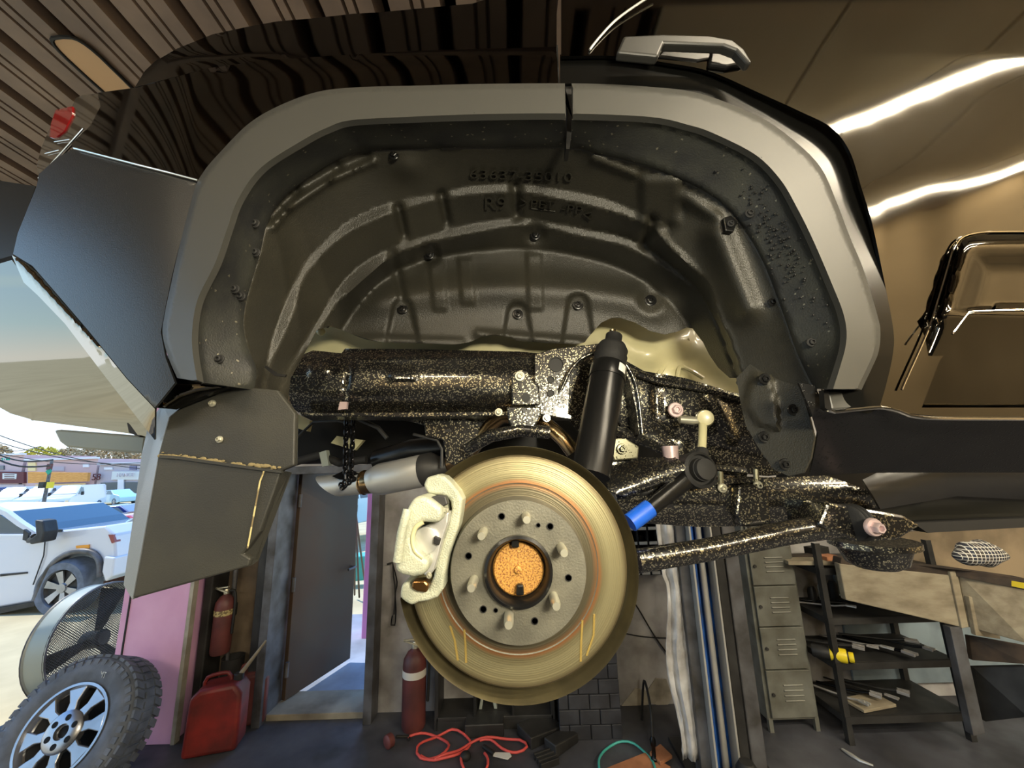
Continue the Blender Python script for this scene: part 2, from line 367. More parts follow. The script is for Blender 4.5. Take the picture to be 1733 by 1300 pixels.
# corrugated roof deck, ribs running away from the camera
b = MB(); x = -7.0; vs = []; prof = []
k = 0
while x < 0.9:
    for (dx, dzz) in ((0, 0), (.13, 0), (.133, .06), (.15, .06), (.153, 0), (.20, 0), (.203, .06), (.218, .06), (.221, 0), (.32, 0), (.322, .24), (.418, .24), (.42, 0)):
        prof.append((x + dx, CZ - .12 + dzz))
    x += .42
for (xx, zz) in prof: vs += [(xx, -5.1, zz), (xx, WY + .3, zz)]
b.add(vs, [(2 * i, 2 * i + 1, 2 * i + 3, 2 * i + 2) for i in range(len(prof) - 1)])
b.box((0, -.6, CZ + .14), (14, 9.2, .04))
o = b.build('ceiling', 'deck'); struct(o); x = 1.0
while x < 6.8:
    MB().box((x + .58, -.6, CZ - .06), (1.15, 9.2, .12)).build('ceiling_panel', 'ceilpanel', o, bevel=.01); x += 1.18
for yb in (-3.3, -.3):
    struct(MB().box((0, yb, CZ - .22), (13.4, .14, .2)).build('trim_beam', 'deck', bevel=.006))
# oval access plate seen in the deck
c0 = PX(180, 125, -1) ; d = rays(175, 128); pc = np.array([0, 0, CH]) + d * ((CZ - .13 - CH) / d[2])
b = MB(); n = 24; pts = []
for i in range(n):
    a = 2 * PI * i / n; sx_ = math.copysign(abs(math.cos(a)) ** .5, math.cos(a)); sy_ = math.copysign(abs(math.sin(a)) ** .5, math.sin(a))
    pts.append((pc[0] + .12 * sx_, pc[1] + .26 * sy_, CZ - .135))
b.prism(pts, (0, 0, .012)); rim = MB().tube([np.array(q) for q in pts], .012, 6, closed=True)
o = b.build('oval_plate', mat('pale_plate', (214, 176, 132), .5)); tag(o, 'pale oval plate set between the roof deck ribs', 'ceiling panel')  # evenly pale plate, without emission
r_ = rim.build('gasket', 'black', None); r_.parent = o

# tube lamps over and behind the camera
def lampfix(x, y, L, pw, label):
    t = thing('tube_lamp', label, 'lamp', (x, y, CZ - .2), group='long ceiling tube lamps')
    MB().box((x, y, CZ - .16), (L, .16, .06)).build('housing', 'whitelabel', t, bevel=.01)
    MB().box((x, y, CZ - .205), (L - .06, .10, .03)).build('tube', mat('tube_glow', (255, 240, 205), .5, emis=((255, 232, 184), 30)), t, bevel=.008)
    ld = bpy.data.lights.new('tube_light', 'AREA'); ld.shape = 'RECTANGLE'; ld.size = L; ld.size_y = .14; ld.energy = pw; ld.color = (1, .89, .70)
    lo_ = bpy.data.objects.new('tube_light', ld); C.objects.link(lo_); lo_.location = (x, y, CZ - .24)
lampfix(3.2, -1.3, 3.9, 150, 'long warm tube lamp on the ceiling, nearest the car')
lampfix(4.3, -2.7, 4.3, 170, 'long warm tube lamp on the ceiling, farther behind')
lampfix(-2.2, -4.2, 3.0, 110, 'added unseen tube lamp at the far back left')  # unseen lamp added to brighten the left side

# fill lamp added beside the camera to light the wheel well
wl = thing('fill_lamp', 'added fill lamp on a stand aimed at the wheel well', 'lamp', (.40, -.62, 0))
for k in range(3): MB().tube([(.40, -.62, .9), (.40 + .4 * math.cos(k * 2.1), -.62 + .4 * math.sin(k * 2.1), .01)], .012, 8).build('leg', 'darksteel', wl, smooth=50)
MB().tube([(.40, -.62, .85), (.40, -.62, 2.2)], .014, 8).build('pole', 'darksteel', wl, smooth=50)
MB().box((.41, -.53, 2.28), (.3, .08, .22), (.05, 0, .5)).build('lamp_head', 'yellow', wl, bevel=.01)
ld = bpy.data.lights.new('fill_light', 'AREA'); ld.shape = 'RECTANGLE'; ld.size = .26; ld.size_y = .18; ld.energy = 15; ld.color = (1, .9, .68)
lo_ = bpy.data.objects.new('fill_light', ld); C.objects.link(lo_); lo_.location = (.40, -.45, 2.28); lo_.rotation_euler = (Vector((.40, -.45, 2.28)) - Vector((0.05, .75, 2.0))).to_track_quat('Z', 'Y').to_euler()
# steel trims and the pink post
b = MB(); zt = hz
pL, pR = float(P(204, 1050, WY - .31)[0]), float(P(316, 1050, WY - .31)[0])
ob = MB().box(((pL + pR) / 2, WY - .165, zt / 2), (pR - pL, .3, zt)).build('post', 'pink', bevel=.004); tag(ob, 'pink painted post beside the wide garage opening', 'post')
MB().box((pL + .06, WY - .318, zt / 2), (.012, .006, zt)).build('edge_strip', 'black', None).parent = ob
MB().box((pR + .02, WY - .30, zt / 2), (.03, .05, zt)).build('edge_strip', 'plaster', None).parent = ob
tag(MB().box((wx(374), WY - .10, 1.7), (.07, .2, 3.4)).build('pipe_channel', 'darksteel', bevel=.01), 'tall dark steel channel right of the pink post', 'channel')
tag(MB().lathe([(.02, 0), (.02, 3.3)], (wx(398), WY - .06, 0), (0, 0, 1), 12).build('conduit', 'framesteel', smooth=40), 'thin grey conduit pipe on the stained wall', 'pipe')
# door frame, door leaf
fr = thing('door_1', 'weathered steel door frame', 'door frame', (xd0, WY, 0)); fr['kind'] = 'structure'
for xx, ww in ((xd0, .07), (xd1, .07)):
    o = MB().box((xx, WY - .01, dz / 2), (ww, .30, dz)).build('jamb', 'framesteel', fr, bevel=.004)
MB().box((xd0 - .09, WY - .05, dz / 2), (.07, .14, dz)).build('jamb', 'darksteel', fr, bevel=.004)
MB().box(((xd0 + xd1) / 2, WY - .01, dz + .02), (xd1 - xd0 + .2, .30, .07)).build('lintel', 'framesteel', fr, bevel=.004)
MB().box(((xd0 + xd1) / 2, WY + .1, .02), (xd1 - xd0, .34, .05)).build('threshold', 'dirtyconc', fr, bevel=.004)
e1 = G(590, 1112, .06); h1 = np.array([xd0 + .06, WY + .12, 0])
dv = e1 - h1; L = float(np.hypot(dv[0], dv[1])); ang = math.atan2(dv[1], dv[0])
dl = thing('door_leaf', 'rusty brown steel door leaf swung open outward', 'door', (h1[0], h1[1], 0), local=True, rz=ang)
MB().box((L / 2, 0, dz / 2 + .02), (L, .045, dz - .06)).build('panel', 'brownsteel', dl, bevel=.004)
for zz in (.3, 1.0, 1.75): MB().lathe([(.016, -.06), (.016, .06)], (-.01, -.03, zz), (0, 0, 1), 10).build('hinge', 'framesteel', dl, smooth=40)
MB().tube([(L - .06, -.03, .98), (L - .06, -.09, .98), (L - .18, -.1, .98)], .012, 8).build('handle', 'framesteel', dl, smooth=40)
# things outside the small door
pk0, pk1 = P(615, 1000, 5.2)[0], P(642, 1000, 5.2)[0]
o = MB().box(((pk0 + pk1) / 2, 5.35, .95), (pk1 - pk0, .3, 1.9)).build('pillar', 'pinkb', bevel=.004); tag(o, 'bright pink pillar base seen through the open door', 'pillar')
lp = MB().box(((pk0 + pk1) / 2, 5.35, 2.6), (pk1 - pk0, .3, 1.4)).build('upper_block', 'lilac', None, bevel=.004); lp.parent = o
tri = thing('tripod_stand', 'rusty thin tripod stand outside the open door', 'stand', G(607, 1008, 0))
top = P(601, 862, 5.0)
for q in (G(600, 1008, .0), G(608, 1012, .0), G(617, 985, .0)):
    MB().tube([top, q + np.array([0, 0, .01])], .014, 8).build('leg', 'brownsteel', tri, smooth=40)
MB().lathe([(.03, -.03), (.03, .05)], top, (0, 0, 1), 12).build('head', 'darksteel', tri, smooth=40)
# peeling lower patch and cable on right wall part
def wallcable(pts, name, label, r=.006):
    return tag(MB().tube([P(x, y, WY - .012) for x, y in pts], r, 8).build(name, 'rubber', smooth=60), label, 'cable')
wallcable(spline([(1060, 1000), (1080, 1030), (1110, 1080), (1140, 1120)], 12), 'slanting_cable', 'black cable slanting down the concrete wall')
wallcable(spline([(1056, 1072), (1090, 1078), (1135, 1080)], 12), 'level_cable', 'thin black cable running level along the wall', .005)
pl = [(1052, 1195), (1075, 1165), (1095, 1170), (1110, 1148), (1128, 1150), (1138, 1180), (1128, 1198), (1100, 1190), (1080, 1205)]
tag(MB().pp(pl, WY - .008, .01).build('plaster_patch', 'plaster', bevel=.002), 'peeling pale plaster patch low on the wall', 'patch')
# bungee on wall left of the disc
bg_ = thing('bungee_cord', 'black bungee cord hanging from a nail on the wall', 'cord', P(668, 950, WY - .03))
MB().tube([P(x, y, WY - .03) for x, y in spline([(655, 955), (664, 952), (666, 975), (669, 1000), (667, 1040)], 8)], .007, 8).build('cord', 'rubber', bg_, smooth=60)
MB().tube([P(x, y, WY - .03) for x, y in spline([(664, 952), (672, 985), (669, 1005), (670, 1035), (668, 1058), (662, 1058), (664, 1042)], 8)], .006, 8).build('hook', 'chain', bg_, smooth=60)

# fire extinguishers
def extinguisher(loc, h, r, label, tank='redtank', labm='whitelabel', hose=True):
    t = thing('fire_extinguisher', label, 'fire extinguisher', loc, group='fire extinguishers'); x, y, z = loc
    MB().lathe([(r * .9, 0), (r, .02), (r, h * .72), (r * .93, h * .80), (r * .6, h * .88), (r * .28, h * .91), (r * .26, h * .93)], loc, (0, 0, 1), 28).build('tank', tank, t, smooth=50)
    MB().lathe([(r * 1.01, h * .60), (r * 1.015, h * .605), (r * 1.015, h * .68), (r * 1.01, h * .685)], loc, (0, 0, 1), 28).build('label_band', labm, t, smooth=50)
    MB().lathe([(r * .3, h * .92), (r * .3, h * .97), (r * .22, h * 1.0)], loc, (0, 0, 1), 12).build('valve', 'zinc', t, smooth=40)
    b = MB(); b.box((x - .03, y - .02, z + h * .99), (.13, .022, .012), (0, .35, 0)); b.box((x - .03, y - .02, z + h * 1.03), (.12, .022, .01), (0, -.1, 0)); b.build('lever', 'zinc', t, bevel=.002)
    MB().tube(spline([(x + r * .2, y, z + h * .95), (x + r * .9, y, z + h * .97), (x + r * 1.25, y - .01, z + h * .8), (x + r * 1.2, y - .01, z + h * .3)], .03), .011, 8).build('hose', 'rubber', t, smooth=60)
    return t
g = G(697, 1238); extinguisher((g[0], g[1] + .05, 0), .62, .095, 'dusty red fire extinguisher standing by the dark steel shelf')
q = P(372, 1105, WY - .13); extinguisher((q[0], q[1], q[2]), .5, .075, 'grimy fire extinguisher hanging on the stained wall', 'redtank', 'label')
tag(MB().box((q[0], WY - .03, q[2] + .3), (.05, .06, .1)).build('wall_bracket', 'darksteel', bevel=.004), 'small bracket holding the wall extinguisher', 'bracket')
# jerry cans
def jerry(gx, gy, w_, h_, d_, rz, label, m='red', spout=True):
    c = G(gx, gy); t = thing('jerry_can', label, 'fuel can', (c[0], c[1], 0), local=True, rz=rz, group='red fuel cans')
    pts = [(-w_ / 2, 0, .01), (w_ / 2, 0, .01), (w_ / 2, 0, h_ * .84), (w_ * .36, 0, h_), (-w_ * .28, 0, h_ * .97), (-w_ * .46, 0, h_ * .86)]
    b = MB().prism([(p[0], -d_ / 2, p[2]) for p in pts], (0, d_, 0)); b.build('can_body', m, t, bevel=.03, seg=3, smooth=40)
    MB().tube(spline([(-w_ * .30, 0, h_ * .93), (-w_ * .26, 0, h_ * 1.07), (w_ * .12, 0, h_ * 1.1), (w_ * .2, 0, h_ * .97)], .03), .014, 8).build('handle', m, t, smooth=60)
    MB().lathe([(.035, 0), (.035, .04), (.03, .045)], (w_ * .33, 0, h_ * .98), (0, 0, 1), 14).build('cap', 'darksteel', t, smooth=40)
    if spout: MB().tube([(w_ * .33, 0, h_ * 1.02), (w_ * .55, 0, h_ * 1.25), (w_ * .8, 0, h_ * 1.52)], [.018, .014, .008], 10).build('spout', 'wood', t, smooth=50)
    return t
jerry(362, 1268, .36, .46, .2, .25, 'large red fuel can with a long spout at the wall foot')
jerry(420, 1222, .28, .40, .2, .3, 'darker red fuel can tucked behind the large one', 'redtank', False)
# plastic drum mouth
q = P(388, 1180, WY - .09); t = thing('plastic_tub', 'black round tub on the floor behind the fuel cans', 'tub', (q[0], WY - .09, 0))
MB().lathe([(.07, 0), (.08, .3), (.085, .5), (.075, .5), (.07, .3), (.06, .02), (1e-4, .02)], (q[0], WY - .09, 0), (0, 0, 1), 24).build('tub_wall', 'rubber', t, smooth=50)

# dark steel shelf cabinet under the disc
def cabinet():
    a0 = G(738, 1238); a1 = G(938, 1238); x0, x1, y0 = float(a0[0]), float(a1[0]), float(a0[1]) ; H_ = .95; D = .42
    t = thing('shelf_cabinet', 'low black open steel shelf against the wall', 'shelf', ((x0 + x1) / 2, y0, 0))
    for xx in (x0, x1): MB().box((xx, y0 + D / 2, H_ / 2), (.03, D, H_)).build('side_panel', 'darksteel', t, bevel=.003)
    for zz in (.075, .5, H_): MB().box(((x0 + x1) / 2, y0 + D / 2, zz), (x1 - x0, D, .03)).build('shelf', 'darksteel', t, bevel=.003)
    MB().box(((x0 + x1) / 2, y0 + .01, .035), (x1 - x0, .02, .07)).build('kick_plate', 'darksteel', t)
    for f in (.33, .66): MB().box((x0 + (x1 - x0) * f, y0 + D / 2, .29), (.02, D, .40)).build('divider', 'black', t)
    MB().box(((x0 + x1) / 2, y0 + D - .01, H_ / 2), (x1 - x0, .02, H_)).build('back_panel', 'darksteel', t)
    # jack stand on it
    jx = float(P(826, 1200, y0 + .1)[0]); js = thing('jack_stand', 'small pale blue steel jack stand on the low shelf', 'jack stand', (jx, y0 + .12, .092), local=True)
    for s_ in (-1, 1): MB().prism([(s_ * .075, -.03, 0), (s_ * .05, -.03, 0), (s_ * .012, -.03, .2), (s_ * .03, -.03, .2)], (0, .05, 0)).build('leg', 'sheen', js, bevel=.002)
    MB().box((0, 0, .1), (.085, .05, .04)).build('collar', 'sheen', js, bevel=.003)
    MB().lathe([(.018, 0), (.018, .1)], (0, 0, .15), (0, 0, 1), 12).build('ratchet_post', 'steel', js, smooth=40)
cabinet()
# stack of dark blocks (brick textured pier)
def pier():
    a0 = G(948, 1255); a1 = G(1055, 1252); x0, x1, y0 = float(a0[0]), float(a1[0]), float(a0[1])
    t = thing('block_pier', 'black painted brick pier behind the brake disc', 'pier', ((x0 + x1) / 2, y0, 0)); D = .3
    rowh = .1; n = 13; rnd = random.Random(3)
    MB().box(((x0 + x1) / 2, y0 + D / 2 + .012, n * rowh / 2), (x1 - x0 - .01, D, n * rowh - .004)).build('mortar_core', 'black', t)
    m1 = mat('black_brick', (50, 52, 58), .6, 0, col2=(36, 37, 42), nscale=9, bump=.4, bscale=50)
    for r0 in range(n):
        cuts = [0, .33, .66, 1] if r0 % 2 else [0, .16, .5, .83, 1]
        for a, c in zip(cuts[:-1], cuts[1:]):
            xa = x0 + (x1 - x0) * a; xb = x0 + (x1 - x0) * c
            MB().box(((xa + xb) / 2, y0 + .03 + rnd.uniform(-.004, .004), (r0 + .5) * rowh), (xb - xa - .006, .06, rowh - .006)).build('brick', m1, t, bevel=.003, seg=1)
pier()
# parts bins on the wall
def bins():
    x0, x1 = float(P(1064, 930, WY - .2)[0]), float(P(1132, 930, WY - .2)[0]); z0, z1 = float(P(1100, 972, WY - .2)[2]), float(P(1100, 872, WY - .2)[2])
    t = thing('parts_organizer', 'small wall rack of parts bins with white labels', 'organizer', ((x0 + x1) / 2, WY - .1, z0))
    nx, nz = 4, 4
    for i in range(nx + 1): MB().box((x0 + (x1 - x0) * i / nx, WY - .1, (z0 + z1) / 2), (.012, .2, z1 - z0)).build('divider', 'darksteel', t)
    for j in range(nz + 1):
        zz = z0 + (z1 - z0) * j / nz; MB().box(((x0 + x1) / 2, WY - .1, zz), (x1 - x0, .2, .012)).build('shelf', 'darksteel', t)
        for i in range(nx): MB().box((x0 + (x1 - x0) * (i + .5) / nx, WY - .205, zz + .012), ((x1 - x0) / nx - .02, .008, .024)).build('label_strip', 'whitelabel', t)
    MB().box(((x0 + x1) / 2, WY - .01, (z0 + z1) / 2), (x1 - x0, .02, z1 - z0)).build('back_panel', 'black', t)
    for i, j, mm, nm in ((2, 1, 'red', 'red plastic cap in the parts bins'), (1, 2, 'darksteel', 'dark round part in the parts bins')):
        cx_ = x0 + (x1 - x0) * (i + .5) / nx; cz_ = z0 + (z1 - z0) * j / nz + .04
        tag(MB().lathe([(.035, -.03), (.04, 0), (.03, .03)], (cx_, WY - .12, cz_), (0, 0, 1), 14).build('small_part', mm, smooth=40), nm, 'part')
bins()

# ---------------- far lift post with crumpled galvanised guard
M['galvlight'] = mat('light_galvanised', (205, 208, 212), .45, .2, col2=(150, 148, 146), nscale=6, detail=7, bump=1, bscale=16)
def liftpost():
    py = 3.0; x0 = float(G(1178, 1330)[0]); py = float(G(1178, 1330)[1])
    def at(x, y, Y): return P(x, y, Y)
    A = [P(x, 1250, py)[0] for x in (1143, 1182, 1200, 1214, 1246, 1256, 1290, 1300)]
    t = thing('lift_post', 'tall blue and grey steel lift post at the far side', 'lift post', (A[3], py, 0)); Hh = 3.6
    MB().box(((A[1] + A[2]) / 2, py + .05, Hh / 2), (A[2] - A[1], .1, Hh)).build('outer_flange', 'framesteel', t, bevel=.004)
    MB().box((A[2] + .006, py + .02, Hh / 2), (.012, .16, Hh)).build('edge_strip', 'steel', t)
    MB().box(((A[2] + A[3]) / 2 + .01, py + .06, Hh / 2), (A[3] - A[2], .06, Hh)).build('blue_web', 'blue', t)
    MB().box(((A[3] + A[5]) / 2, py + .11, Hh / 2), (A[5] - A[3], .03, Hh)).build('rear_web', 'blue', t)
    MB().lathe([(.022, 0), (.022, Hh)], ((A[3] + A[4]) / 2, py + .06, 0), (0, 0, 1), 14).build('lift_cylinder', 'steel', t, smooth=40)
    MB().box((A[4] - .005, py + .03, Hh / 2), (.012, .1, Hh)).build('edge_strip', 'steel', t)
    MB().box(((A[4] + A[5]) / 2 + .03, py + .08, Hh / 2), (.06, .14, Hh)).build('inner_flange', 'darksteel', t, bevel=.004)
    MB().box((A[6] - .01, py + .10, Hh / 2), (.10, .1, Hh)).build('side_channel', 'framesteel', t, bevel=.01)
    MB().box(((A[1] + A[6]) / 2, py + .15, .015), (.55, .5, .03)).build('base_plate', 'darksteel', t, bevel=.004)
    # guard sheet: crumpled
    g_ = MB(); n1, n2 = 14, 60; gy = py + .03; gx0, gx1 = P(1122, 1000, gy)[0] , A[1] + .02; vs = []; rr = np.random.default_rng(4); off = rr.normal(0, 1, (n2 + 1, n1 + 1))
    for j in range(n2 + 1):
        for i in range(n1 + 1):
            u = i / n1; z = .12 + 2.9 * j / n2
            yy = gy + .012 * math.sin(u * 9 + .6 * math.sin(z * 3)) + .005 * off[j, i] + (.03 if i in (4, 5) else 0)
            xx = gx0 + (gx1 - gx0) * u + (.025 * math.sin(z * 7) * (1 - u) * (1 if z < 1.2 else .3))
            vs.append((xx, yy, z))
    g_.add(vs, [(j * (n1 + 1) + i, j * (n1 + 1) + i + 1, (j + 1) * (n1 + 1) + i + 1, (j + 1) * (n1 + 1) + i) for j in range(n2) for i in range(n1)])
    o = g_.build('guard_sheet', 'galvlight', t, smooth=60); s_ = o.modifiers.new('solid', 'SOLIDIFY'); s_.thickness = .004
    q = G(1268, 1350); tag(MB().lathe([(.06, 0), (.07, .05), (.065, .16), (.04, .2), (.03, .2)], (q[0], q[1] - .02, 0), (0, 0, 1), 18).build('oil_jug', 'rubber', smooth=40), 'black rubber boot at the foot of the lift post', 'boot')
    q = G(1182, 1290); o = MB().lathe([(.028, 0), (.028, .5), (.02, .5), (.02, .02), (1e-4, .02)], (q[0], q[1], 0), (0, 0, 1), 16).build('steel_pipe', 'darksteel', smooth=40); tag(o, 'short upright dark pipe beside the lift post', 'pipe')
liftpost()
# ---------------- locker
def locker():
    Yf = 3.36; xa = float(P(1306, 1216, Yf)[0]); xb = float(P(1384, 1214, Yf)[0]); zz = [float(P(1345, y, Yf)[2]) for y in (1216, 1133, 1060, 990)]
    hgt = zz[2] - zz[1]; levels = [zz[0], zz[1], zz[2], zz[3], zz[3] + hgt, zz[3] + 2 * hgt]; top_ = levels[-1]
    t = thing('locker', 'narrow grey steel locker with vented doors beside the lift post', 'locker', ((xa + xb) / 2, Yf, 0)); D = .36; Wd = xb - xa
    MB().box(((xa + xb) / 2, Yf + D / 2 + .02, (levels[0] + top_) / 2), (Wd + .04, D, top_ - levels[0] + .04)).build('body', 'locker', t, bevel=.004)
    for i in range(5):
        z0, z1 = levels[i] + .005, levels[i + 1] - .005
        d = MB().box(((xa + xb) / 2, Yf + .006, (z0 + z1) / 2), (Wd - .01, .02, z1 - z0)).build('door', 'locker', t, bevel=.003)
        for k in range(4):
            v = MB().box(((xa + xb) / 2 + .02, Yf - .006, (z0 + z1) / 2 + .06 - k * .035), (Wd * .42, .012, .01), (-.5, 0, 0)).build('vent', 'locker', None, bevel=.002); v.parent = d; v.location = (0, 0, 0)
        MB().lathe([(.012, 0), (.012, .012)], (xa + .035, Yf - .004, (z0 + z1) / 2), (0, -1, 0), 10).build('latch', 'darksteel', None).parent = d
    for xx in (xa, xb):
        for yy in (Yf + .03, Yf + D): MB().box((xx, yy, levels[0] / 2), (.03, .03, levels[0])).build('leg', 'locker', t)
locker()
# ---------------- open steel rack, wooden benches on the right
def rack():
    Yf = 3.24; x0 = float(G(1438, 1258)[0]); x1 = float(G(1648, 1255)[0]); D = .44
    t = thing('steel_rack', 'dark angle-iron shelf rack right of the locker', 'rack', ((x0 + x1) / 2, Yf, 0))
    for xx in (x0, x1):
        for yy in (Yf, Yf + D): MB().prism([(xx - .02, yy - .02, 0), (xx + .02, yy - .02, 0), (xx + .02, yy - .014, 0), (xx - .014, yy - .014, 0), (xx - .014, yy + .02, 0), (xx - .02, yy + .02, 0)], (0, 0, 1.36)).build('post', 'darksteel', t)
    zs = []
    for i, y in enumerate((1213, 1122, 1046, 962)):
        z = float(P(1430, y, Yf)[2]); zs.append(z)
        MB().box(((x0 + x1) / 2, Yf + D / 2, z), (x1 - x0 + .04, D, .012)).build('shelf', 'darksteel', t)
        MB().box(((x0 + x1) / 2, Yf - .02, z - .015), (x1 - x0 + .04, .006, .045)).build('shelf_lip', 'darksteel', t)
        MB().box((x0 - .02, Yf + D / 2, z - .015), (.006, D, .045)).build('shelf_lip', 'darksteel', t)
    return x0, x1, Yf, D, zs
rx0, rx1, rY, rD, rz_ = rack()
# tools on the rack shelves
tl = [('pry_bar', 'long dark pry bar', 'tool', .5, .014), ('pipe_wrench', 'dark pipe wrench', 'wrench', .4, .02), ('air_hammer', 'black air hammer', 'tool', .3, .03)]
rnd = random.Random(11)
posn = ['at its left end', 'left of the shelf middle', 'in the shelf middle', 'right of the shelf middle', 'near the right shelf post', 'at the far right of the shelf']
def tool(kind, c, L, r, rz, m, label, tilt=0):
    t = thing(kind, label, 'tool', c, local=True, rz=rz, group='hand tools on the rack shelves')
    MB().tube([(-L / 2, 0, r), (L * .15, 0, r + tilt * .5), (L * .35, 0, r + tilt)], [r * .6, r * .6, r * .7], 10).build('handle', m, t, smooth=50)
    MB().prism([(L * .33, -r * 1.5, r * .4 + tilt), (L * .5, -r * 1.9, r * .4 + tilt), (L * .5, -r * .5, r * .4 + tilt), (L * .42, -r * .4, r * .4 + tilt), (L * .42, r * .4, r * .4 + tilt), (L * .5, r * .5, r * .4 + tilt), (L * .5, r * 1.9, r * .4 + tilt), (L * .33, r * 1.5, r * .4 + tilt)], (0, 0, r * 1.1)).build('head', 'galv' if m != 'galv' else 'steel', t, bevel=.002)
k = 0
for si, zn in ((1, 'second'), (2, 'third'), (0, 'bottom')):
    for i in range(6 if si == 1 else 4):
        kind = ['pry_bar', 'pipe_wrench', 'open_wrench', 'hammer'][k % 4]; mm = ['darksteel', 'chain', 'galv', 'rubber'][(k * 3) % 4]
        tool(kind, (rx0 + .12 + i * (rx1 - rx0 - .2) / 6, rY + .18 + rnd.uniform(-.04, .1), rz_[si] + .01), rnd.uniform(.34, .5), rnd.uniform(.010, .019), rnd.uniform(-.5, .5) - .7, mm,
             '%s %s, %s rack shelf from below, %s' % (['dark', 'black', 'grey', 'rubbery'][(k * 3) % 4], kind.replace('_', ' '), zn, posn[i]), .04); k += 1
t = thing('air_tool', 'yellow capped cylinder tool lying on the second rack shelf', 'tool', (rx0 - .1, rY + .1, rz_[1] + .05), local=True, rz=-.6)
MB().lathe([(.04, 0), (.045, .01), (.045, .2), (.03, .22)], (0, 0, .0), (1, 0, 0), 18).build('cylinder', 'darksteel', t, smooth=40)
MB().lathe([(.046, .11), (.047, .12), (.047, .2), (.045, .21)], (0, 0, 0), (1, 0, 0), 18).build('band', 'yellow', t, smooth=40)
MB().lathe([(.03, .22), (.034, .225), (.034, .25), (1e-4, .25)], (0, 0, 0), (1, 0, 0), 18).build('end_cap', 'yellow', t, smooth=40)
c = P(1500, 1205, rY + .1); tag(MB().box((rx0 + .28, rY + .12, rz_[0] + .02), (.3, .16, .02), (0, 0, .2)).build('wood_board', 'wood', bevel=.002), 'small pale board on the bottom rack shelf', 'board')
# parts piled on the rack top
for i, (dx, dy, sz, mm, lb) in enumerate([(-.02, .1, (.34, .14, .03), 'wood', 'pale plank on the rack top at the locker side'), (.05, .24, (.4, .12, .03), 'darkwood', 'dark plank on the rack top behind the pale one'),
        (.14, .08, (.12, .1, .06), 'card', 'small brown block on top of the rack'), (.22, .3, (.16, .1, .08), 'rubber', 'black pad piled at the back of the rack top')]):
    tag(MB().box((rx0 + dx, rY + dy, rz_[3] + .02 + sz[2] / 2), sz, (0, 0, .15 * (i - 1))).build('plank', mm, bevel=.003), lb, 'plank', 'odd pieces on the rack top')
for i in range(3):
    cx_ = rx0 + .12 + i * .09; tag(MB().lathe([(.03, 0), (.034, .01), (.034, .1 + .02 * i), (.02, .13 + .02 * i)], (cx_, rY + .3, rz_[2] + .006), (0, 0, 1), 14).build('spray_can', ['darksteel', 'whitelabel', 'rubber'][i], smooth=40), ['dark', 'pale', 'black'][i] + ' can on the third rack shelf behind the corner post', 'can', 'cans on the rack')
# wooden bench fronts
def board(name, px, Ys, T, m, label, cat):
    o = MB().pp(px, None, T, Ys).build(name, m, bevel=.006); return tag(o, label, cat)
def bench():
    t = thing('workbench', 'heavy worn wooden workbench at the right wall', 'workbench', P(1640, 1230, 3.0))
    Y0, Y1, Y2 = 3.12, 2.95, 2.72
    MB().pp([(1420, 954), (1612, 974), (1628, 1062), (1432, 1016)], None, .05, [Y0, Y1, Y1, Y0]).build('front_board', 'wood', t, bevel=.006)
    MB().pp([(1608, 968), (1620, 966), (1640, 1062), (1628, 1064)], None, .05, [Y1 - .01] * 4).build('post_cap', 'wood', t, bevel=.004)
    MB().pp([(1622, 970), (1740, 996), (1740, 1090), (1640, 1062)], None, .05, [Y1, Y2, Y2, Y1]).build('front_board', 'wood', t, bevel=.006)
    MB().pp([(1640, 1010), (1676, 1014), (1694, 1082), (1652, 1076)], None, .03, [Y1 - .04] * 4).build('patch_board', 'wood', t, bevel=.004)
    MB().pp([(1424, 944), (1612, 962), (1740, 980), (1740, 1000), (1612, 974), (1422, 958)], None, .08, [Y0, Y1, Y2, Y2, Y1, Y0]).build('worktop', 'darkwood', t, bevel=.004)
    MB().pp([(1672, 976), (1740, 988), (1740, 998), (1672, 984)], None, .01, [Y1 - .08, Y2 - .02, Y2 - .02, Y1 - .08]).build('yellow_edge', 'yellow', t)
    MB().pp([(1608, 1062), (1628, 1062), (1668, 1242), (1648, 1246)], None, .05, [Y1] * 4).build('leg', 'framesteel', t, bevel=.003)
    MB().pp([(1640, 1076), (1740, 1094), (1740, 1125), (1646, 1118)], None, .03, [Y1 + .05, Y2 + .05, Y2 + .05, Y1 + .05]).build('lower_rail', 'darkwood', t, bevel=.004)
    MB().pp([(1648, 1130), (1740, 1128), (1740, 1214), (1668, 1222)], None, .03, [Y1 + .07, Y2 + .07, Y2 + .07, Y1 + .07]).build('lower_panel', 'darksteel', t, bevel=.004)
bench()
tag(MB().pp([(1500, 905), (1740, 880), (1740, 985), (1640, 968), (1520, 960)], 3.5, .03).build('backboard', mat('stained_board', (156, 140, 116), .8, 0, col2=(110, 98, 80), nscale=3, detail=7), bevel=.004), 'stained tan board standing behind the workbench', 'board')
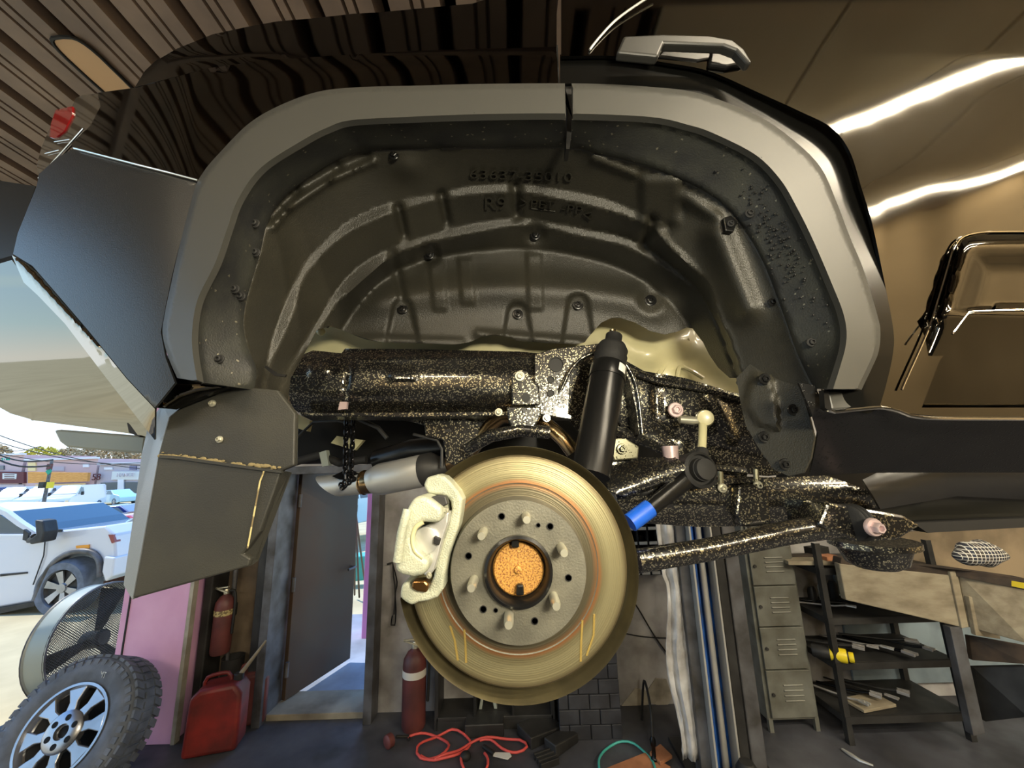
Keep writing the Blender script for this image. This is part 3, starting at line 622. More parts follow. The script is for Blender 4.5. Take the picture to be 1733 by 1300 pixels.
# plaid cloth bundle on the bench
def cloth():
    c = P(1700, 945, 2.95); m = mat('plaid_cloth', (30, 34, 60), .7, 0); n = m.node_tree.nodes; l = m.node_tree.links
    t_ = n.new('ShaderNodeTexCoord'); br = n.new('ShaderNodeTexBrick'); br.inputs['Scale'].default_value = 22; br.offset = 0; br.inputs['Brick Width'].default_value = .5; br.inputs['Row Height'].default_value = .5
    br.inputs['Color1'].default_value = (.02, .03, .06, 1); br.inputs['Color2'].default_value = (.06, .05, .04, 1); br.inputs['Mortar'].default_value = (.75, .75, .7, 1); br.inputs['Mortar Size'].default_value = .05
    mp = n.new('ShaderNodeMapping'); mp.inputs['Rotation'].default_value = (PI / 2, 0, 0); l.new(t_.outputs['Object'], mp.inputs[0]); l.new(mp.outputs[0], br.inputs['Vector']); l.new(br.outputs['Color'], n['Principled BSDF'].inputs['Base Color'])
    b = MB(); b.ball((0, 0, 0), .12, 14, (1.5, .8, .75)); rr = random.Random(5)
    b.v = [(v[0] * (1 + .12 * math.sin(v[2] * 40 + v[0] * 20)) + c[0], v[1] + c[1] + .15, v[2] * (1 + .1 * math.sin(v[0] * 45)) + c[2]) for v in b.v]
    tag(b.build('plaid_cloth', m, smooth=70), 'bundled plaid cloth lying on the workbench', 'cloth')
cloth()
tag(MB().box((rx1 + .55, 3.73, .62), (1.9, .02, 1.0)).build('sheet_panel', mat('pale_blue_sheet', (142, 160, 172), .6, 0, col2=(110, 124, 134), nscale=3)), 'pale blue grey sheet leaning behind the rack and bench', 'panel')

# ---------------- things on the floor
def floortube(name, pts, r, m, label, cat, z=None, extra=()):
    pp_ = spline([(x, y) for x, y in pts], 8); L = [G(x, y, .012) + np.array([0, 0, .008 * (1 + math.sin(i * .7))]) for i, (x, y) in enumerate(pp_)]
    o = MB().tube(L, r, 8).build(name, m, smooth=60); tag(o, label, cat); return o
o = floortube('extension_cord', [(690, 1250), (720, 1244), (745, 1250), (760, 1265), (745, 1282), (712, 1284), (706, 1268), (730, 1252), (765, 1238), (790, 1250), (795, 1262), (770, 1282), (735, 1288), (712, 1280)], .009, 'cord', 'tangled red cord looped on the floor', 'cord')
floortube('extension_cord', [(735, 1288), (770, 1274), (800, 1258), (840, 1250), (880, 1256), (892, 1268), (875, 1275), (850, 1268), (830, 1256), (812, 1256)], .009, 'cord', 'outer loop of red cord running right toward the dark blocks', 'cord')
floortube('extension_cord', [(782, 1278), (780, 1290), (786, 1306), (800, 1312), (822, 1306), (826, 1290), (820, 1278)], .009, 'cord', 'small red cord loop at the bottom of the picture', 'cord')
q = G(664, 1262); t = thing('power_plug', 'round dark plug at the end of the red cord', 'plug', q)
MB().lathe([(.02, 0), (.045, .01), (.045, .05), (.03, .06)], q + np.array([0, 0, .045]), (-.6, -.8, 0), 16).build('plug_body', 'redtank', t, smooth=40)
MB().tube([q + np.array([.02, .02, .045]), q + np.array([.12, .06, .02]), G(692, 1252, .02)], .01, 8).build('lead', 'rubber', t, smooth=40)
q = G(788, 1288); tag(MB().ball(q + np.array([0, 0, .03]), .035, 10, (1.1, 1, .8)).build('cord_connector', 'rubber', smooth=60), 'dark round connector inside the red cord loops', 'connector')
q = G(838, 1280); t = thing('putty_knife', 'putty knife with a pale blade by the cord', 'knife', q, local=True, rz=-.2)
MB().prism([(-.01, -.02, .01), (.10, -.035, .01), (.12, .0, .01), (.10, .03, .01), (-.01, .015, .01)], (0, 0, .004)).build('blade', 'whitelabel', t)
MB().tube([(-.01, 0, .015), (-.1, .05, .02)], .014, 8).build('handle', 'rubber', t, smooth=40)
for i, (x, y, L, W_, H_, rz, lb) in enumerate([(820, 1245, .3, .16, .09, .02, 'flat dark lift pad block in front of the steel shelf'), (915, 1252, .3, .2, .08, .55, 'dark rubber wheel chock beside the brick pier'), (952, 1272, .24, .12, .08, .7, 'nearest dark block in front of the brick pier')]):
    q = G(x, y); tag(MB().prism([(-L / 2, -W_ / 2, 0), (L / 2, -W_ / 2, 0), (L / 2, -W_ / 2, H_ * (.75 if i else 1)), (-L / 2, -W_ / 2, H_)], (0, W_, 0)).build('rubber_block', 'darksteel', bevel=.008, loc=(q[0], q[1] + .05, 0.001)), lb, 'block').rotation_euler = (0, 0, rz)
q = G(925, 1290); t = thing('scrap_grate', 'small dirty ribbed metal piece on the floor', 'grate', q, local=True, rz=.4)
for k in range(4): MB().box((0, k * .035 - .05, .02), (.14, .018, .04)).build('rib', 'darksteel', t, bevel=.003)
q = G(1092, 1285); t = thing('cardboard_piece', 'flat brown cardboard piece on the floor by the teal hose', 'cardboard', q)
MB().prism([G(1022, 1304, .01), G(1092, 1276, .01), G(1135, 1300, .01), G(1110, 1330, .01), G(1040, 1340, .01)], (0, 0, .008)).build('sheet', 'card', t)
tag(MB().prism([G(1100, 1278, .02), G(1118, 1264, .02), G(1138, 1284, .02), G(1118, 1296, .02)], (0, 0, .02)).build('wood_scrap', 'card', bevel=.002), 'small reddish wood scrap lying on the cardboard', 'scrap')
floortube('air_hose', [(1015, 1310), (1014, 1290), (1024, 1270), (1045, 1259), (1072, 1262), (1096, 1278), (1108, 1300), (1112, 1330)], .008, 'hose', 'teal air hose curving over the floor', 'hose')
q = G(1108, 1292); t = thing('hose_fitting', 'brass and black hose coupling standing near the cardboard', 'coupling', q)
MB().lathe([(.02, 0), (.022, .03), (.014, .04), (.014, .1), (.02, .11), (.02, .14), (.01, .16)], q, (0, 0, 1), 14).build('coupler', 'chain', t, smooth=40)
MB().tube(spline([tuple(q + np.array([0, 0, .16])), tuple(q + np.array([.02, .05, .3])), tuple(q + np.array([.06, .3, .35])), tuple(q + np.array([.05, .42, .02]))], .04), .009, 8).build('black_hose', 'rubber', t, smooth=60)
q = G(1440, 1290); tag(MB().tube([G(1425, 1268, .01), G(1440, 1278, .012), G(1456, 1288, .01), G(1478, 1296, .01)], [.008, .014, .012, .006], 8).build('broken_wrench', 'steel', smooth=40), 'small shiny metal scrap on the floor below the rack', 'scrap')

# ================================================================ outside, seen through the garage opening
def wheel_at(t, c, r, wdt, axis=(0, -1, 0), spokes=6, m='alloy'):
    c = Vector(map(float, c)); ax = Vector(axis).normalized()
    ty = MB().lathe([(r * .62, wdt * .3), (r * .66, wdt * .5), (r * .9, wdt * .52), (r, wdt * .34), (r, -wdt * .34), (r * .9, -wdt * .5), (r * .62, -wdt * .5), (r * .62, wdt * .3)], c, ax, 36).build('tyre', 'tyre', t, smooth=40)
    MB().lathe([(r * .56, wdt * .30), (r * .62, wdt * .42), (r * .62, wdt * .30), (r * .58, -wdt * .2), (1e-4, -wdt * .2)], c, ax, 36).build('rim', 'darksteel', t, smooth=40)
    u = ax.orthogonal().normalized(); q = ax.cross(u)
    for k in range(spokes):
        a = 2 * PI * k / spokes; d = u * math.cos(a) + q * math.sin(a); s_ = ax.cross(d)
        b = MB(); b.prism([c + ax * wdt * .28 + d * r * .1 + s_ * r * .07, c + ax * wdt * .36 + d * r * .59 + s_ * r * .13, c + ax * wdt * .36 + d * r * .59 - s_ * r * .13, c + ax * wdt * .28 + d * r * .1 - s_ * r * .07], ax * wdt * .08); b.build('spoke', m, t)
    MB().lathe([(r * .17, wdt * .28), (r * .16, wdt * .42), (1e-4, wdt * .42)], c, ax, 16).build('hub', m, t, smooth=40)
def car(loc, rz, L, Wd, prof, glassp, m, label, kind='parked_car', group='cars parked outside', cat='car', wr=.33, wxs=(-.3, .3), wheels=True, extra=None):
    """prof: outline (x along, z) of the body; glassp: list of side window outlines"""
    t = thing(kind, label, cat, loc, local=True, rz=rz, group=group)
    zmid = .95 * max(p[1] for p in prof) if False else None
    b = MB(); zb = 1.0; tap = .12
    def yy(z): return Wd / 2 - max(0, (z - zb)) * tap * 2
    n = len(prof); fr_ = [(x, -yy(z), z) for x, z in prof]; bk = [(x, yy(z), z) for x, z in prof]
    b.add(fr_ + bk, [tuple(range(n)), tuple(range(2 * n - 1, n - 1, -1))] + [(i, i + n, (i + 1) % n + n, (i + 1) % n) for i in range(n)])
    b.build('body', m, t, bevel=.03, smooth=40)
    for g_ in glassp:
        MB().add([(x, -yy(z) - .006, z) for x, z in g_] + [(x, yy(z) + .006, z) for x, z in g_], [tuple(range(len(g_))), tuple(range(2 * len(g_) - 1, len(g_) - 1, -1))] + [(i, i + len(g_), (i + 1) % len(g_) + len(g_), (i + 1) % len(g_)) for i in range(len(g_))]).build('side_window', 'carglass', t)
    if extra: extra(t, yy)
    if wheels:
        for wx_ in wxs:
            for s_ in (-1, 1):
                c_ = (wx_ * L, s_ * (Wd / 2 - .08), wr)
                MB().lathe([(wr * .6, .06), (wr * .66, .1), (wr * .95, .1), (wr, .05), (wr, -.1), (1e-4, -.1)], c_, (0, s_, 0), 24).build('wheel', 'tyre', t, smooth=40)
                MB().lathe([(1e-4, .09), (wr * .3, .09), (wr * .62, .07), (wr * .62, .05)], c_, (0, s_, 0), 18).build('wheel_trim', 'alloy', t, smooth=40)
    return t
sedan = lambda L: [(-L / 2, .35), (-L / 2, .85), (-L * .42, .98), (-L * .3, 1.02), (-L * .17, 1.42), (L * .08, 1.46), (L * .24, 1.02), (L * .42, .92), (L / 2, .7), (L / 2, .3), (L * .4, .22), (-L * .4, .22)]
sedglass = lambda L: [[(-L * .26, 1.04), (-L * .155, 1.36), (-L * .05, 1.39), (-L * .05, 1.02)], [(-L * .035, 1.02), (-L * .035, 1.39), (L * .07, 1.40), (L * .19, 1.02)]]
# white pickup, nearest outside
def pickup():
    g_ = G(112, 1032); r = .43; yf = float(g_[1]); x = float(g_[0])
    t = thing('pickup_truck', 'white pickup truck parked just outside the opening', 'pickup truck', (x, yf + 1.0, 0))
    def pts(px, dy=0): return [P(a, c, yf + dy) for a, c in px]
    body = [(-260, 870), (-60, 858), (-8, 860), (35, 884), (62, 902), (80, 900), (178, 890), (194, 905), (196, 940), (192, 975), (182, 982), (170, 975), (168, 948), (150, 932), (118, 934), (92, 952), (72, 985), (60, 1018), (-10, 1030), (-260, 1045)]
    body = [(-260, 905), (50, 905), (62, 902), (80, 900)] + body[6:]
    b = MB(); a = pts(body); b.prism(a, (0, 1.95, 0)); b.build('body', 'white', t, bevel=.03, smooth=30)
    MB().prism(pts([(-260, 866), (-6, 868), (34, 892), (50, 904), (50, 908), (-260, 908)], .10), (0, 1.7, 0)).build('cab_glass', 'carglass', t)
    MB().prism(pts([(-260, 860), (-10, 858), (10, 866), (34, 884), (62, 902), (54, 905), (28, 890), (4, 872), (-14, 866), (-260, 868)], .06), (0, .08, 0)).build('roof_pillar', 'white', t)
    MB().prism(pts([(-260, 906), (50, 906), (62, 902), (60, 910), (-260, 914)], -.005), (0, .05, 0)).build('window_sill', 'white', t)
    MB().prism(pts([(40, 896), (48, 902), (46, 916), (38, 914)], -.03), (0, .04, 0)).build('window_trim', 'darksteel', t)
    mi = MB().prism(pts([(58, 880), (72, 882), (75, 900), (70, 918), (50, 922), (48, 914), (60, 905)], -.32), (0, .2, 0)).build('mirror', 'darksteel', t, bevel=.02)
    MB().tube([P(58, 908, yf - .25), P(50, 915, yf + .02)], .04, 8).build('mirror_arm', 'darksteel', t)
    arch = spline([(60, 1016), (72, 984), (92, 952), (120, 935), (152, 934), (168, 948), (170, 976)], 8)
    MB().tube(pts(arch, -.02), .045, 8).build('wheel_arch_trim', 'framesteel', t, smooth=50)
    MB().prism(pts([(128, 924), (150, 922), (150, 928), (129, 929)], -.02), (0, .02, 0)).build('side_marker', 'amber', t)
    MB().prism(pts([(183, 905), (192, 905), (194, 918), (189, 920)], -.01), (0, .1, 0)).build('headlamp', 'redlens', t)
    MB().prism(pts([(76, 897), (104, 896), (104, 900), (78, 902)], -.01), (0, .02, 0)).build('badge_strip', 'darksteel', t)
    MB().tube([P(78, 896, yf - .02), P(74, 940, yf - .02), P(56, 990, yf - .02)], .008, 6).build('door_gap', 'darksteel', t)
    MB().prism(pts([(176, 942), (194, 944), (190, 975), (178, 985), (172, 968)], -.05), (0, 1.9, 0)).build('front_bumper', 'white', t, bevel=.02)
    MB().prism(pts([(0, 972), (46, 968), (46, 971), (0, 976)], -.01), (0, .01, 0)).build('door_badge', 'darksteel', t)
    MB().prism(pts([(-60, 1040), (60, 1018), (58, 1026), (-60, 1052)], -.05), (0, .2, 0)).build('running_board', 'darksteel', t)
    wheel_at(t, P(118, 992, yf + .1), .43, .3, (0.0, -1, 0), 6)
    wheel_at(t, P(118, 992, yf + .1) + np.array([0, 1.75, 0]), .43, .3, (0.0, 1, 0), 6)
pickup()
def put(x, y, Y): q = P(x, y, Y); return (float(q[0]), float(Y), gz(Y))
L = 4.5; car(put(232, 900, 10.0), .12, L, 1.8, sedan(L), sedglass(L), 'carred', 'red car parked behind the white pickup')
car(put(60, 880, 12.6), .05, 4.6, 1.8, sedan(4.6), sedglass(4.6), 'carblue', 'dark blue sedan beyond the pickup, at left')
car(put(215, 880, 15.0), .05, 4.7, 1.8, sedan(4.7), sedglass(4.7), 'carblue', 'dark blue sedan beyond the red car roof')
van = lambda L: [(-L / 2, .4), (-L / 2, 2.0), (-L * .46, 2.12), (L * .16, 2.14), (L * .34, 1.35), (L * .47, 1.15), (L / 2, .9), (L / 2, .35), (L * .4, .28), (-L * .4, .28)]
vang = lambda L: [[(L * .13, 1.35), (L * .13, 1.95), (L * .19, 1.95), (L * .29, 1.38)]]
def vanx(t, yy):
    L = 5.4
    MB().add([(L * .185, -.72, 1.98), (L * .185, .72, 1.98), (L * .325, .8, 1.42), (L * .325, -.8, 1.42)], [(0, 1, 2, 3)]).build('windscreen', 'carglass', t)
    MB().box((L / 2 + .01, 0, .75), (.04, 1.2, .2)).build('grille', 'darksteel', t)
    for s_ in (-1, 1): MB().box((L / 2, s_ * .78, .85), (.06, .22, .2)).build('headlamp', 'chrome', t)
    for s_ in (-1, 1): MB().box((L * .27, s_ * 1.08, 1.45), (.1, .16, .3)).build('mirror', 'darksteel', t)
for i, (x, lb) in enumerate([(-10, 'white van at the left edge across the street'), (36, 'white van right behind the street pole'), (82, 'white van parked third-nearest the grey garage'), (128, 'white van closest to the grey garage doors')]):
    car(put(x, 850, 36.0), -1.2, 5.2, 1.85, van(5.4), vang(5.4), 'white' if i else 'carblue', lb if i else 'blue and white van at the left edge across the street', 'parked_van', 'vans parked across the street', 'van', extra=vanx)
car(put(196, 855, 41), -.3, 4.2, 1.75, sedan(4.3), sedglass(4.3), 'carlight', 'pale blue car beside the grey garage doors')
car((float(P(580, 868, 14)[0]), 14, 0), 1.2, 4.4, 1.8, sedan(4.4), sedglass(4.4), 'carlight', 'silver blue car glimpsed through the open door')
tag(MB().box((float(P(596, 955, 8.0)[0]), 8.0, .16), (.5, .4, .44), (0, 0, .3)).build('scrap_crate', 'hose', bevel=.03), 'pale green crate outside the open door', 'crate')
# buildings across the street
BY = 46.0
def bz(x, y, Y=BY): return float(P(x, y, Y)[2])
def building(x0, x1, ytop, m, label, dy=0, dpt=8):
    Y = BY + dy; a = P(x0, ytop, Y); c = P(x1, ytop, Y); t = thing('shop_building', label, 'building', ((a[0] + c[0]) / 2, Y + dpt / 2, 0))
    MB().box(((a[0] + c[0]) / 2, Y + dpt / 2, a[2] / 2), (c[0] - a[0], dpt, a[2])).build('wall', m, t)
    MB().box(((a[0] + c[0]) / 2, Y + dpt / 2, -.5), (c[0] - a[0], dpt, 1)).build('footing', m, t)
    MB().box(((a[0] + c[0]) / 2, Y - .1, a[2] + .1), (c[0] - a[0], .5, .2)).build('roof_edge', 'white', t)
    return t, Y
def face(t, name, px, Y, m, d=.12):
    return MB().pp(px, Y - d, d).build(name, m, t)
b1, Y1 = building(-160, 41, 776, 'bld', 'mauve shop building with a dark maroon sign', 0)
face(b1, 'shop_sign', [(-100, 797), (40, 799), (40, 818), (-100, 818)], Y1, 'maroon', .3)
face(b1, 'sign_panel', [(4, 801), (28, 802), (27, 811), (4, 811)], Y1 - .3, 'whitelabel', .05)
for k in range(3): face(b1, 'sign_line', [(7, 803 + 3 * k), (24, 803.3 + 3 * k), (24, 804.3 + 3 * k), (7, 804 + 3 * k)], Y1 - .36, 'maroon', .02)
face(b1, 'window', [(-4, 788), (6, 788), (6, 795), (-4, 795)], Y1, 'carglass'); face(b1, 'shutter', [(-100, 820), (40, 820), (40, 840), (-100, 842)], Y1, 'bld3')
b3, Y3 = building(46, 166, 780, 'bld', 'mauve building with a long orange wooden sign', 0)
face(b3, 'cream_panel', [(47, 783), (60, 783), (60, 797), (47, 797)], Y3, 'bld2')
face(b3, 'wood_sign', [(47, 799), (149, 800), (147, 815), (47, 818)], Y3 - 1.2, 'orange', .3)
face(b3, 'shutter', [(60, 820), (144, 818), (144, 836), (60, 838)], Y3 - .3, 'bld2'); face(b3, 'vent_panel', [(80, 790), (108, 790), (108, 797), (80, 797)], Y3, 'bld3')
face(b3, 'window', [(140, 786), (150, 786), (150, 791), (140, 791)], Y3, 'white')
b4, Y4 = building(169, 300, 787, 'bld3', 'grey garage building numbered 58 with dark bay doors', 0)
face(b4, 'garage_bay', [(170, 817), (199, 816), (197, 838), (172, 836)], Y4, 'carglass'); face(b4, 'garage_bay', [(210, 816), (240, 816), (240, 840), (212, 840)], Y4, 'carglass')
face(b4, 'pillar', [(199, 812), (209, 812), (209, 842), (198, 842)], Y4 - .1, 'white')
face(b4, 'shop_sign', [(190, 798), (260, 798), (260, 812), (188, 812)], Y4, 'whitelabel', .2)
text('58', 'house_number', (163, 808), Y4 - .3, 1.05, 'maroon', b4, ext=.03)
text('HANCE', 'sign_lettering', (212, 804), Y4 - .45, .6, 'bld3', b4, ext=.03)
face(b4, 'window', [(176, 791), (190, 791), (190, 795), (176, 795)], Y4, 'white'); face(b4, 'window', [(219, 789), (230, 789), (230, 795), (219, 795)], Y4, 'carblue')
o = MB().pp([(3, 775), (13, 774), (13, 779), (3, 779)], 31.5, .15).build('street_sign', 'green', None); tag(o, 'small green street sign hanging over the road', 'street sign'); 
MB().tube([P(3, 776, 31.6), P(-60, 770, 31.6)], .05, 6).build('sign_arm', 'framesteel', o)
text('H', 'sign_letter', (8, 776.7), 31.45, .3, 'white', o, ext=.02)
# pole with signal
pb = P(73, 858, 27); t = thing('signal_pole', 'slim street pole with a green diamond sign', 'pole', (pb[0], 27, gz(27)))
MB().tube([(pb[0], 27, gz(27)), P(88, 778, 27)], [.11, .08], 10).build('pole', 'framesteel', t, smooth=40)
dm = P(82, 798, 26.8); MB().prism([dm + np.array(q) for q in ((-.22, 0, 0), (0, 0, .22), (.22, 0, 0), (0, 0, -.22))], (0, .04, 0)).build('diamond_sign', 'green', t)
MB().box(P(84, 790, 26.85), (.2, .2, .4)).build('signal_head', 'redtank', t); MB().box(P(85, 821, 26.85), (.3, .2, .4)).build('pedestrian_signal', 'yellow', t); MB().box(P(72, 821, 26.85), (.35, .2, .4)).build('control_box', 'darksteel', t)
# overhead wires
for i, (p0, p1, Yw, r) in enumerate([((-40, 722), (250, 795), 28, .03), ((-40, 755), (85, 788), 22, .05), ((-40, 748), (90, 778), 22, .04), ((-30, 740), (245, 788), 29, .03), ((-30, 762), (245, 783), 30, .03), ((-30, 750), (70, 755), 30, .025)]):
    a = P(*p0, Yw); c = P(*p1, Yw + 1.5); L = [a + (c - a) * k / 10 - np.array([0, 0, .5 * math.sin(PI * k / 10)]) for k in range(11)]
    tag(MB().tube(L, r, 5).build('overhead_wire', 'darksteel'), ['overhead wire crossing the sky highest', 'thick overhead wire running down to the street pole', 'upper overhead wire ending at the pole top', 'overhead wire passing above the orange sign', 'overhead wire just above the roofs', 'short level overhead wire at the left edge'][i], 'wire')
# trees behind the roofs
def tree(x, ytop, Y, r, m, label, sq=.8):
    c = P(x, ytop, Y); zc = c[2] - r * sq; t = thing('tree', label, 'tree', (c[0], Y, 0), group='trees behind the shops')
    rr = np.random.default_rng(int(x) + 400); vs = []; fs = []
    for i in range(900):
        d = rr.normal(0, 1, 3); d /= np.linalg.norm(d); q = np.array([c[0], Y, zc]) + d * r * np.array([1.2, .7, sq]) * rr.uniform(.5, 1) ** .5
        u = rr.normal(0, 1, 3); u /= np.linalg.norm(u); v = np.cross(u, rr.normal(0, 1, 3)); v /= np.linalg.norm(v); s_ = .22
        o = len(vs); vs += [q - u * s_, q + v * s_ * .7, q + u * s_, q - v * s_ * .7]; fs.append((o, o + 1, o + 2, o + 3))
    MB().add(vs, fs).build('crown', m, t)
    MB().tube([(c[0], Y, 0), (c[0] + .1, Y, zc)], [.3, .15], 8).build('trunk', 'darkwood', t, smooth=40)
tree(75, 756, 60, 2.4, 'leaf', 'bright yellow green tree behind the orange sign')
tree(38, 767, 66, 1.2, 'leaf2', 'pale thin tree left of the yellow one'); tree(-8, 752, 60, 2.2, 'leaf2', 'bare pale tree at the left edge')
for i, x in enumerate((118, 151, 184, 217, 250)): tree(x, 758 + i, 63 + 3 * (i % 2), 1.8, 'leaf2', 'bare tan tree, %s behind the grey garage roof' % ['first right of the yellow tree', 'second', 'third', 'fourth', 'farthest right'][i])
# drum fan at the opening
def fan():
    c = P(150, 1085, 3.45); c = P(160, 1082, 4.25); ax = Vector((1.0, -.02, .14)).normalized(); R = .50
    t = thing('drum_fan', 'large round drum fan with mesh grille by the pink post', 'fan', (c[0], c[1], 0)); c = Vector(c.tolist())
    MB().lathe([(R * 1.02, -.09), (R, -.08), (R, .10), (R * 1.02, .11), (R * 1.02, .10), (R * .99, .09), (R * .99, -.08), (R * 1.02, -.09)], c, ax, 56, caps=False).build('drum', 'sheen', t, smooth=40)
    for sgn in (-1, 1):
        u = ax.orthogonal().normalized(); q = ax.cross(u); b = MB(); o_ = c + ax * sgn * .10
        MB().tube([o_ + (u * math.cos(2 * PI * k / 48) + q * math.sin(2 * PI * k / 48)) * R for k in range(48)], .012, 6, closed=True).build('rim', 'framesteel', t, smooth=50)
        n = 30
        for i in range(-n + 1, n):
            h = R * i / n; w_ = math.sqrt(max(0, R * R - h * h))
            for (a, d) in ((u, q), (q, u)): b.tube([o_ + a * h - d * w_, o_ + a * h + d * w_], .0022, 4, caps=False)
        b.build('mesh_grille', 'darksteel', t)['kind'] = 'stuff'
    u = ax.orthogonal().normalized(); q = ax.cross(u)
    for k in range(3):
        a = 2 * PI * k / 3 + .4; d = u * math.cos(a) + q * math.sin(a); e_ = ax.cross(d)
        MB().prism([c + d * .05 - e_ * .03, c + d * R * .9 - e_ * .1 + ax * .04, c + d * R * .92 + e_ * .1 - ax * .04, c + d * .05 + e_ * .03], ax * .004).build('blade', 'darksteel', t)
    MB().lathe([(.07, -.1), (.08, -.08), (.08, .08), (.06, .1)], c, ax, 20).build('motor', 'darksteel', t, smooth=40)
    MB().box(c + Vector((0, 0, -R - .02)), (.5, .3, .03)).build('stand', 'darksteel', t)
    zf = c.z - R
    for s_ in (-1, 1): MB().tube([(c.x + s_ * .2, c.y, c.z - R), (c.x + s_ * .25, c.y, .01)], .02, 8).build('leg', 'darksteel', t, smooth=40)
fan()
# big tyre leaning in the corner
def sparewheel():
    ax = Vector((.02, -.80, .40)).normalized(); c = Vector(P(134, 1236, 2.95).tolist()); R = .41; W_ = .27
    t = thing('spare_wheel', 'dusty off-road tyre on a silver wheel leaning at the post', 'wheel', (c.x, c.y, 0))
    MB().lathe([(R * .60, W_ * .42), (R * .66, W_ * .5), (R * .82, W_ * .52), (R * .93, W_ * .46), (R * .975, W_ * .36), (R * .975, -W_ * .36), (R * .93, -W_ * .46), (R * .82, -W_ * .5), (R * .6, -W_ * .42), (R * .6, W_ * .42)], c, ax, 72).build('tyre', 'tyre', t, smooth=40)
    u = Vector((0, 0, 1)); u = (u - ax * u.dot(ax)).normalized(); q = ax.cross(u); n = 44
    def lug(a, h0, h1, w_, r0, r1, skew):
        vs = []
        for (h, rr, sk) in ((h0, r0, 0), (h1, r0, skew), (h0, r1, 0), (h1, r1, skew)):
            for s_ in (-1, 1):
                aa = a + sk + s_ * w_ / 2; vs.append(c + ax * h + (u * math.cos(aa) + q * math.sin(aa)) * rr)
        return MB().add(vs, [(0, 1, 3, 2), (4, 6, 7, 5), (0, 4, 5, 1), (2, 3, 7, 6), (0, 2, 6, 4), (1, 5, 7, 3)])
    for k in range(n):
        a = 2 * PI * k / n
        lug(a, W_ * .2, W_ * .43, 2 * PI / n * .72, R * .96, R, .04).build('tread_block', 'tyre', t)
        lug(a + .03, -W_ * .43, -W_ * .2, 2 * PI / n * .72, R * .96, R, .04).build('tread_block', 'tyre', t)
        lug(a + .05, -W_ * .15, W_ * .13, 2 * PI / n * .66, R * .96, R, -.05).build('tread_block', 'tyre', t)
        lug(a, W_ * .44, W_ * .505, 2 * PI / n * .6, R * .80, R * .93, 0).build('side_lug', 'tyre', t)
    r = R * .60
    MB().lathe([(r * .90, W_ * .36), (r * .97, W_ * .5), (r * 1.03, W_ * .5), (r * 1.03, W_ * .40), (r * .9, W_ * .3), (r * .86, -W_ * .3), (r * .8, -W_ * .3), (r * .86, W_ * .3)], c, ax, 48, caps=False).build('rim', 'alloy', t, smooth=40)
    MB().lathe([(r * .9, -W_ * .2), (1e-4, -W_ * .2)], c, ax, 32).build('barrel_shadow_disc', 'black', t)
    for k in range(8):
        a = 2 * PI * k / 8 + .2; d = u * math.cos(a) + q * math.sin(a); s_ = ax.cross(d)
        pts = [d * r * .34 + s_ * r * .13, d * r * .62 + s_ * r * .10, d * r * .93 + s_ * r * .23, d * r * .93 - s_ * r * .23, d * r * .62 - s_ * r * .10, d * r * .34 - s_ * r * .13]
        MB().prism([c + ax * W_ * (.34 + .06 * (i in (1, 4)) * 0) + p for i, p in enumerate(pts)], ax * W_ * .1).build('spoke', 'alloy', t, bevel=.006)
    hb = MB().lathe([(r * .46, W_ * .32), (r * .45, W_ * .46), (r * .40, W_ * .49), (r * .17, W_ * .49), (r * .16, W_ * .40), (1e-4, W_ * .40)], c, ax, 36).build('hub', 'alloy', t, smooth=35)
    MB().lathe([(r * .13, W_ * .41), (1e-4, W_ * .41)], c, ax, 20).build('centre_bore', 'black', hb)
    for k in range(6):
        a = 2 * PI * k / 6; d = u * math.cos(a) + q * math.sin(a)
        MB().lathe([(r * .07, W_ * .495), (1e-4, W_ * .495)], c + d * r * .29, ax, 14).build('lug_hole', 'black', hb)
    text('MT', 'tyre_lettering', (c + ax * W_ * .53 + (u * .9 + q * -.3).normalized() * R * .74).to_tuple(), 0, .05, 'alloy', t, ext=.001, tilt=80, rz=-20)
sparewheel()
# ================================================================ the lifted car
suv = thing('suv', 'black suv on a lift, rear wheel off, brake disc bare', 'car', (0, 1.5, 1.2))
A_ = [(345, 648), (337, 600), (336, 560), (345, 510), (374, 450), (393, 395), (412, 343), (450, 291), (519, 246), (560, 225), (600, 213), (698, 208), (820, 204), (960, 203), (1096, 208), (1160, 221), (1202, 235), (1271, 270), (1313, 312), (1341, 360), (1368, 415), (1400, 490), (1416, 531), (1422, 562), (1420, 590), (1411, 622), (1399, 659)]
O_ = [(300, 640), (285, 605), (275, 565), (279, 530), (290, 478), (303, 420), (328, 325), (345, 290), (375, 255), (420, 210), (470, 180), (535, 156), (600, 148), (700, 145), (820, 142), (960, 141), (1040, 143), (1100, 147), (1160, 153), (1210, 166), (1290, 200), (1350, 243), (1390, 285), (1415, 340), (1438, 400), (1462, 458), (1485, 534), (1490, 562), (1487, 595), (1476, 622), (1465, 645), (1458, 660)]
B_ = [(430, 660), (434, 625), (420, 590), (412, 550), (418, 505), (440, 430), (452, 380), (480, 335), (530, 295), (590, 262), (650, 254), (800, 250), (960, 250), (1010, 260), (1080, 277), (1150, 303), (1210, 335), (1250, 375), (1290, 440), (1325, 530), (1350, 600), (1378, 658)]
def mid(a, b, f): return None
CXc, CYc = 870.0, 700.0
class Ring:
    def __init__(s, pts, Y):
        p = np.array(spline(pts, 6)); th = np.degrees(np.arctan2(-(p[:, 1] - CYc), p[:, 0] - CXc)); th = np.where(th < -100, th + 360, th)
        r = np.hypot(p[:, 0] - CXc, p[:, 1] - CYc); k = np.argsort(th); s.th = th[k]; s.r = r[k]; s.Y = Y
    def at(s, th): return np.interp(th, s.th, s.r)
